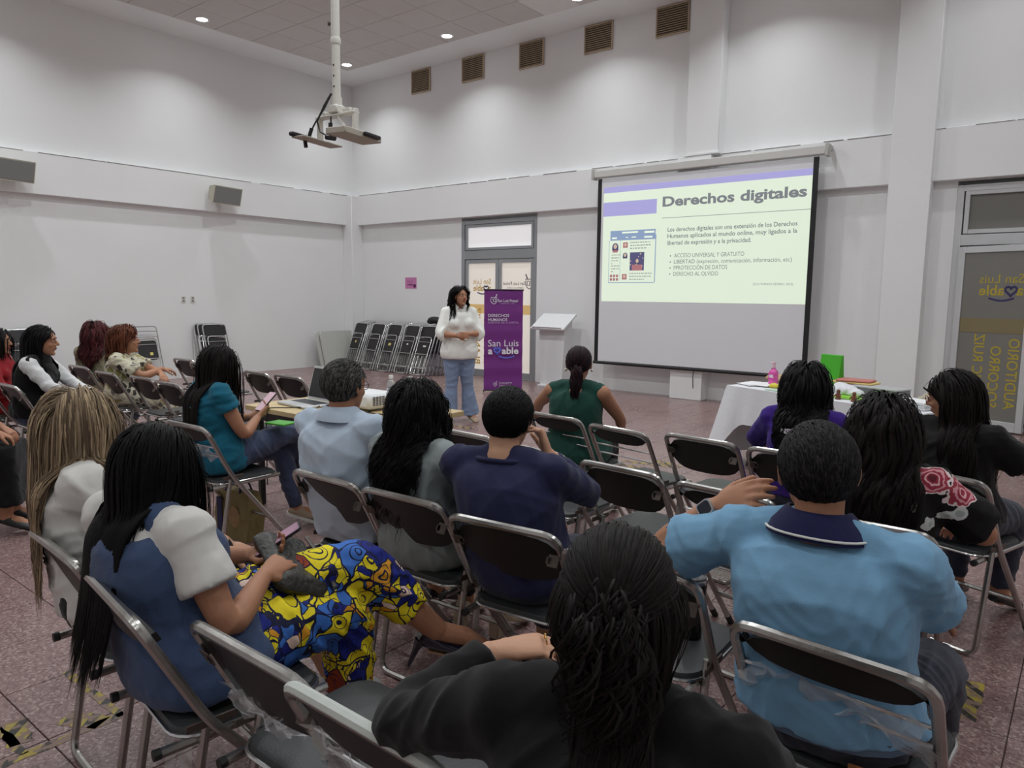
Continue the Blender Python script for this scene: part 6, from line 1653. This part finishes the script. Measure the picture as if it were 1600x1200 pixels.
phone('smartphone lit pink and dark in the hands of the denim-vest woman', h, (-.045, .32, .775), (R_(30), 0, R_(-30)), M('phone_picture', srgb(150, 110, 130), .2, var=.8, vscale=28, emit=srgb(150, 110, 140), estr=.2))
LEA = M('worn_black_leather', srgb(52, 50, 46), .45, var=.45, vscale=24, bump=.6, bscale=50)
t = thing('handbag', 'worn black leather handbag on the lap of the denim-vest woman', 'bag', (-1.895, 1.285, .708), rot=(R_(-28), R_(20), R_(-16)))
me = fuse(MB().box((0, 0, 0), (.28, .20, .07), .03), .010, 4); wrinkle(me, .008, 18, 3); finish(me, angle=None); me.materials.append(LEA); link('body', me, t)
MB().tube([(-.13, .09, .035), (0, .095, .042), (.13, .09, .035)], .006, 6).build('zip', M('zip_steel', srgb(110, 108, 104), .4, .7), t)

# ---- left block
h = Human('woman in a black vest with white sleeves and long black hair, face in profile', (-6.66, 2.20), -38, 1.247, head=(-6.725, 2.259), lean=2, side=0, hunch=8, yaw=6, pitch=2, girth=1.10, width=1.05, skin=SK_A, voxel=.0055, target=11000, headk=1.08,
          arms=dict(R=dict(w=(.10, .40, .69), hint=(1, -.4, -.4), dir=(-.5, .8, -.1), n=(0, 0, -1), curl=35), L=dict(w=(-.06, .42, .67), hint=(-1, -.4, -.4), dir=(.5, .8, -.2), n=(0, 0, -1), curl=35)))
h.body(); h.trousers(JEANS, infl=.014, name='jeans'); h.top(cloth_mat('white_sleeve_cloth', (218, 218, 218)), sleeve=.93, infl=.012, t0=.05, t1=.93, sl_infl=.016, seed=34, name='shirt'); h.top(BLACKC, sleeve=.0, infl=.030, t0=-.10, t1=.95, seed=35, name='vest', wr=.01)
h.collar(BLACKC, h=.04, infl=.03, name='vest_collar'); h.shoes(SHOE_B); h.earrings(PEARL, .011)
h.hair(H_BLACK, n=800, length=.62, width=.009, K=18, vol=.016, curl=.002, freq=3, clump=.35, part=.0, back=.8, seed=36, front=.58, side_front=-.30, tuck=True, lvar=.1)

h = Human('short-haired woman in a leaf-pattern blouse with folded forearms', (-7.08, 3.12), -42, 1.192, head=(-7.247, 3.125), lean=-2, hunch=8, yaw=20, pitch=-6, girth=1.16, width=1.06, skin=SK_A, voxel=.0055, target=11000, headk=1.12,
          arms=dict(R=dict(w=(.00, .36, .80), hint=(1, -.3, -.5), dir=(-.6, .7, -.2), n=(0, -.3, -1), curl=30), L=dict(w=(.10, .38, .76), hint=(-1, .1, -.3), dir=(.8, .4, -.2), n=(0, -.3, -1), curl=30)))
h.body(); h.trousers(LEAFP, f1=.9, infl=.03, flare=.03, name='skirt_trousers'); h.top(LEAFP, sleeve=.42, infl=.022, t1=.95, sl_flare=.02, seed=37, name='blouse'); h.shoes(SHOE_B); h.earrings(GOLDM, .008)
h.hair(H_AUB, n=900, length=.19, width=.008, K=14, vol=.034, curl=.004, freq=4, clump=.5, back=.85, seed=38, front=.60, side_front=-.2, nape=-.7, tuck=True, gather=0, lvar=.15)

h = Human('dark-red-haired woman in a khaki top seen from behind by the side wall', (-7.86, 3.18), 36, 1.210, head=(-7.962, 3.173), lean=-8, hunch=10, yaw=14, girth=1.12, skin=SK_B, target=7000, headk=1.06)
h.body(); h.trousers(JEANS_D); h.top(cloth_mat('khaki_cloth', (150, 146, 120)), sleeve=.5, infl=.018, t1=.96, seed=39, name='blouse'); h.collar(M('white_collar', srgb(222, 222, 220), .8), h=.02, infl=.02); h.shoes(SHOE_B)
h.hair(H_DRED, n=600, length=.34, width=.011, K=14, vol=.034, curl=.012, freq=7, clump=.5, back=.6, seed=40)

REDC = cloth_mat('red_cloth', (150, 28, 36))
h = Human('person in a red sweater cut by the edge of the photo', (-7.30, 2.16), -40, 1.201, head=(-7.476, 2.165), lean=-6, hunch=10, yaw=0, girth=1.1, skin=SK_A, target=7000)
h.body(); h.trousers(REDC, name='red_trousers'); h.top(REDC, sleeve=.95, infl=.018, t1=.965, seed=41, name='sweater'); h.shoes(SHOE_B); h.hair(H_DBR, n=500, length=.25, width=.010, K=12, vol=.02, back=.7, seed=42)

h = Human('person in a long black skirt at the photo edge, only knees and hands in view', (-5.62, 1.17), -30, 1.24, lean=2, hunch=10, girth=1.12, skin=SK_A, target=9000, arms=dict(R=dict(w=(.12, .46, .66), hint=(1, -.4, -.2), curl=45), L=dict(w=(-.02, .46, .66), curl=45)), legs=dict(L=dict(k=(-.09, .50, .52), a=(-.08, .46, .10)), R=dict(k=(.11, .50, .52), a=(.10, .46, .10))))
h.body(); h.top(BLACKC, sleeve=.95, infl=.018, t1=.965, seed=43, name='sweater')
def skirt(mb):
    h.torso(mb, .012, -.24, .2)
    for k in 'LR': h.leg(mb, k, .020, 0, .52)
    R = []
    for z, w, d_ in ((.58, .20, .08), (.50, .215, .085), (.35, .21, .09), (.20, .215, .10)): R.append(np.c_[rrect(w * 2, d_ * 2, .07)[:, 0], rrect(w * 2, d_ * 2, .07)[:, 1] + .47, np.full(24, z)])
    mb.loft(R)
h.garment('skirt', skirt, BLACKC, wr=.008); h.shoes(SHOE_B); h.hair(H_DBR, n=400, length=.3, width=.010, K=12, vol=.02, back=.7, seed=44)
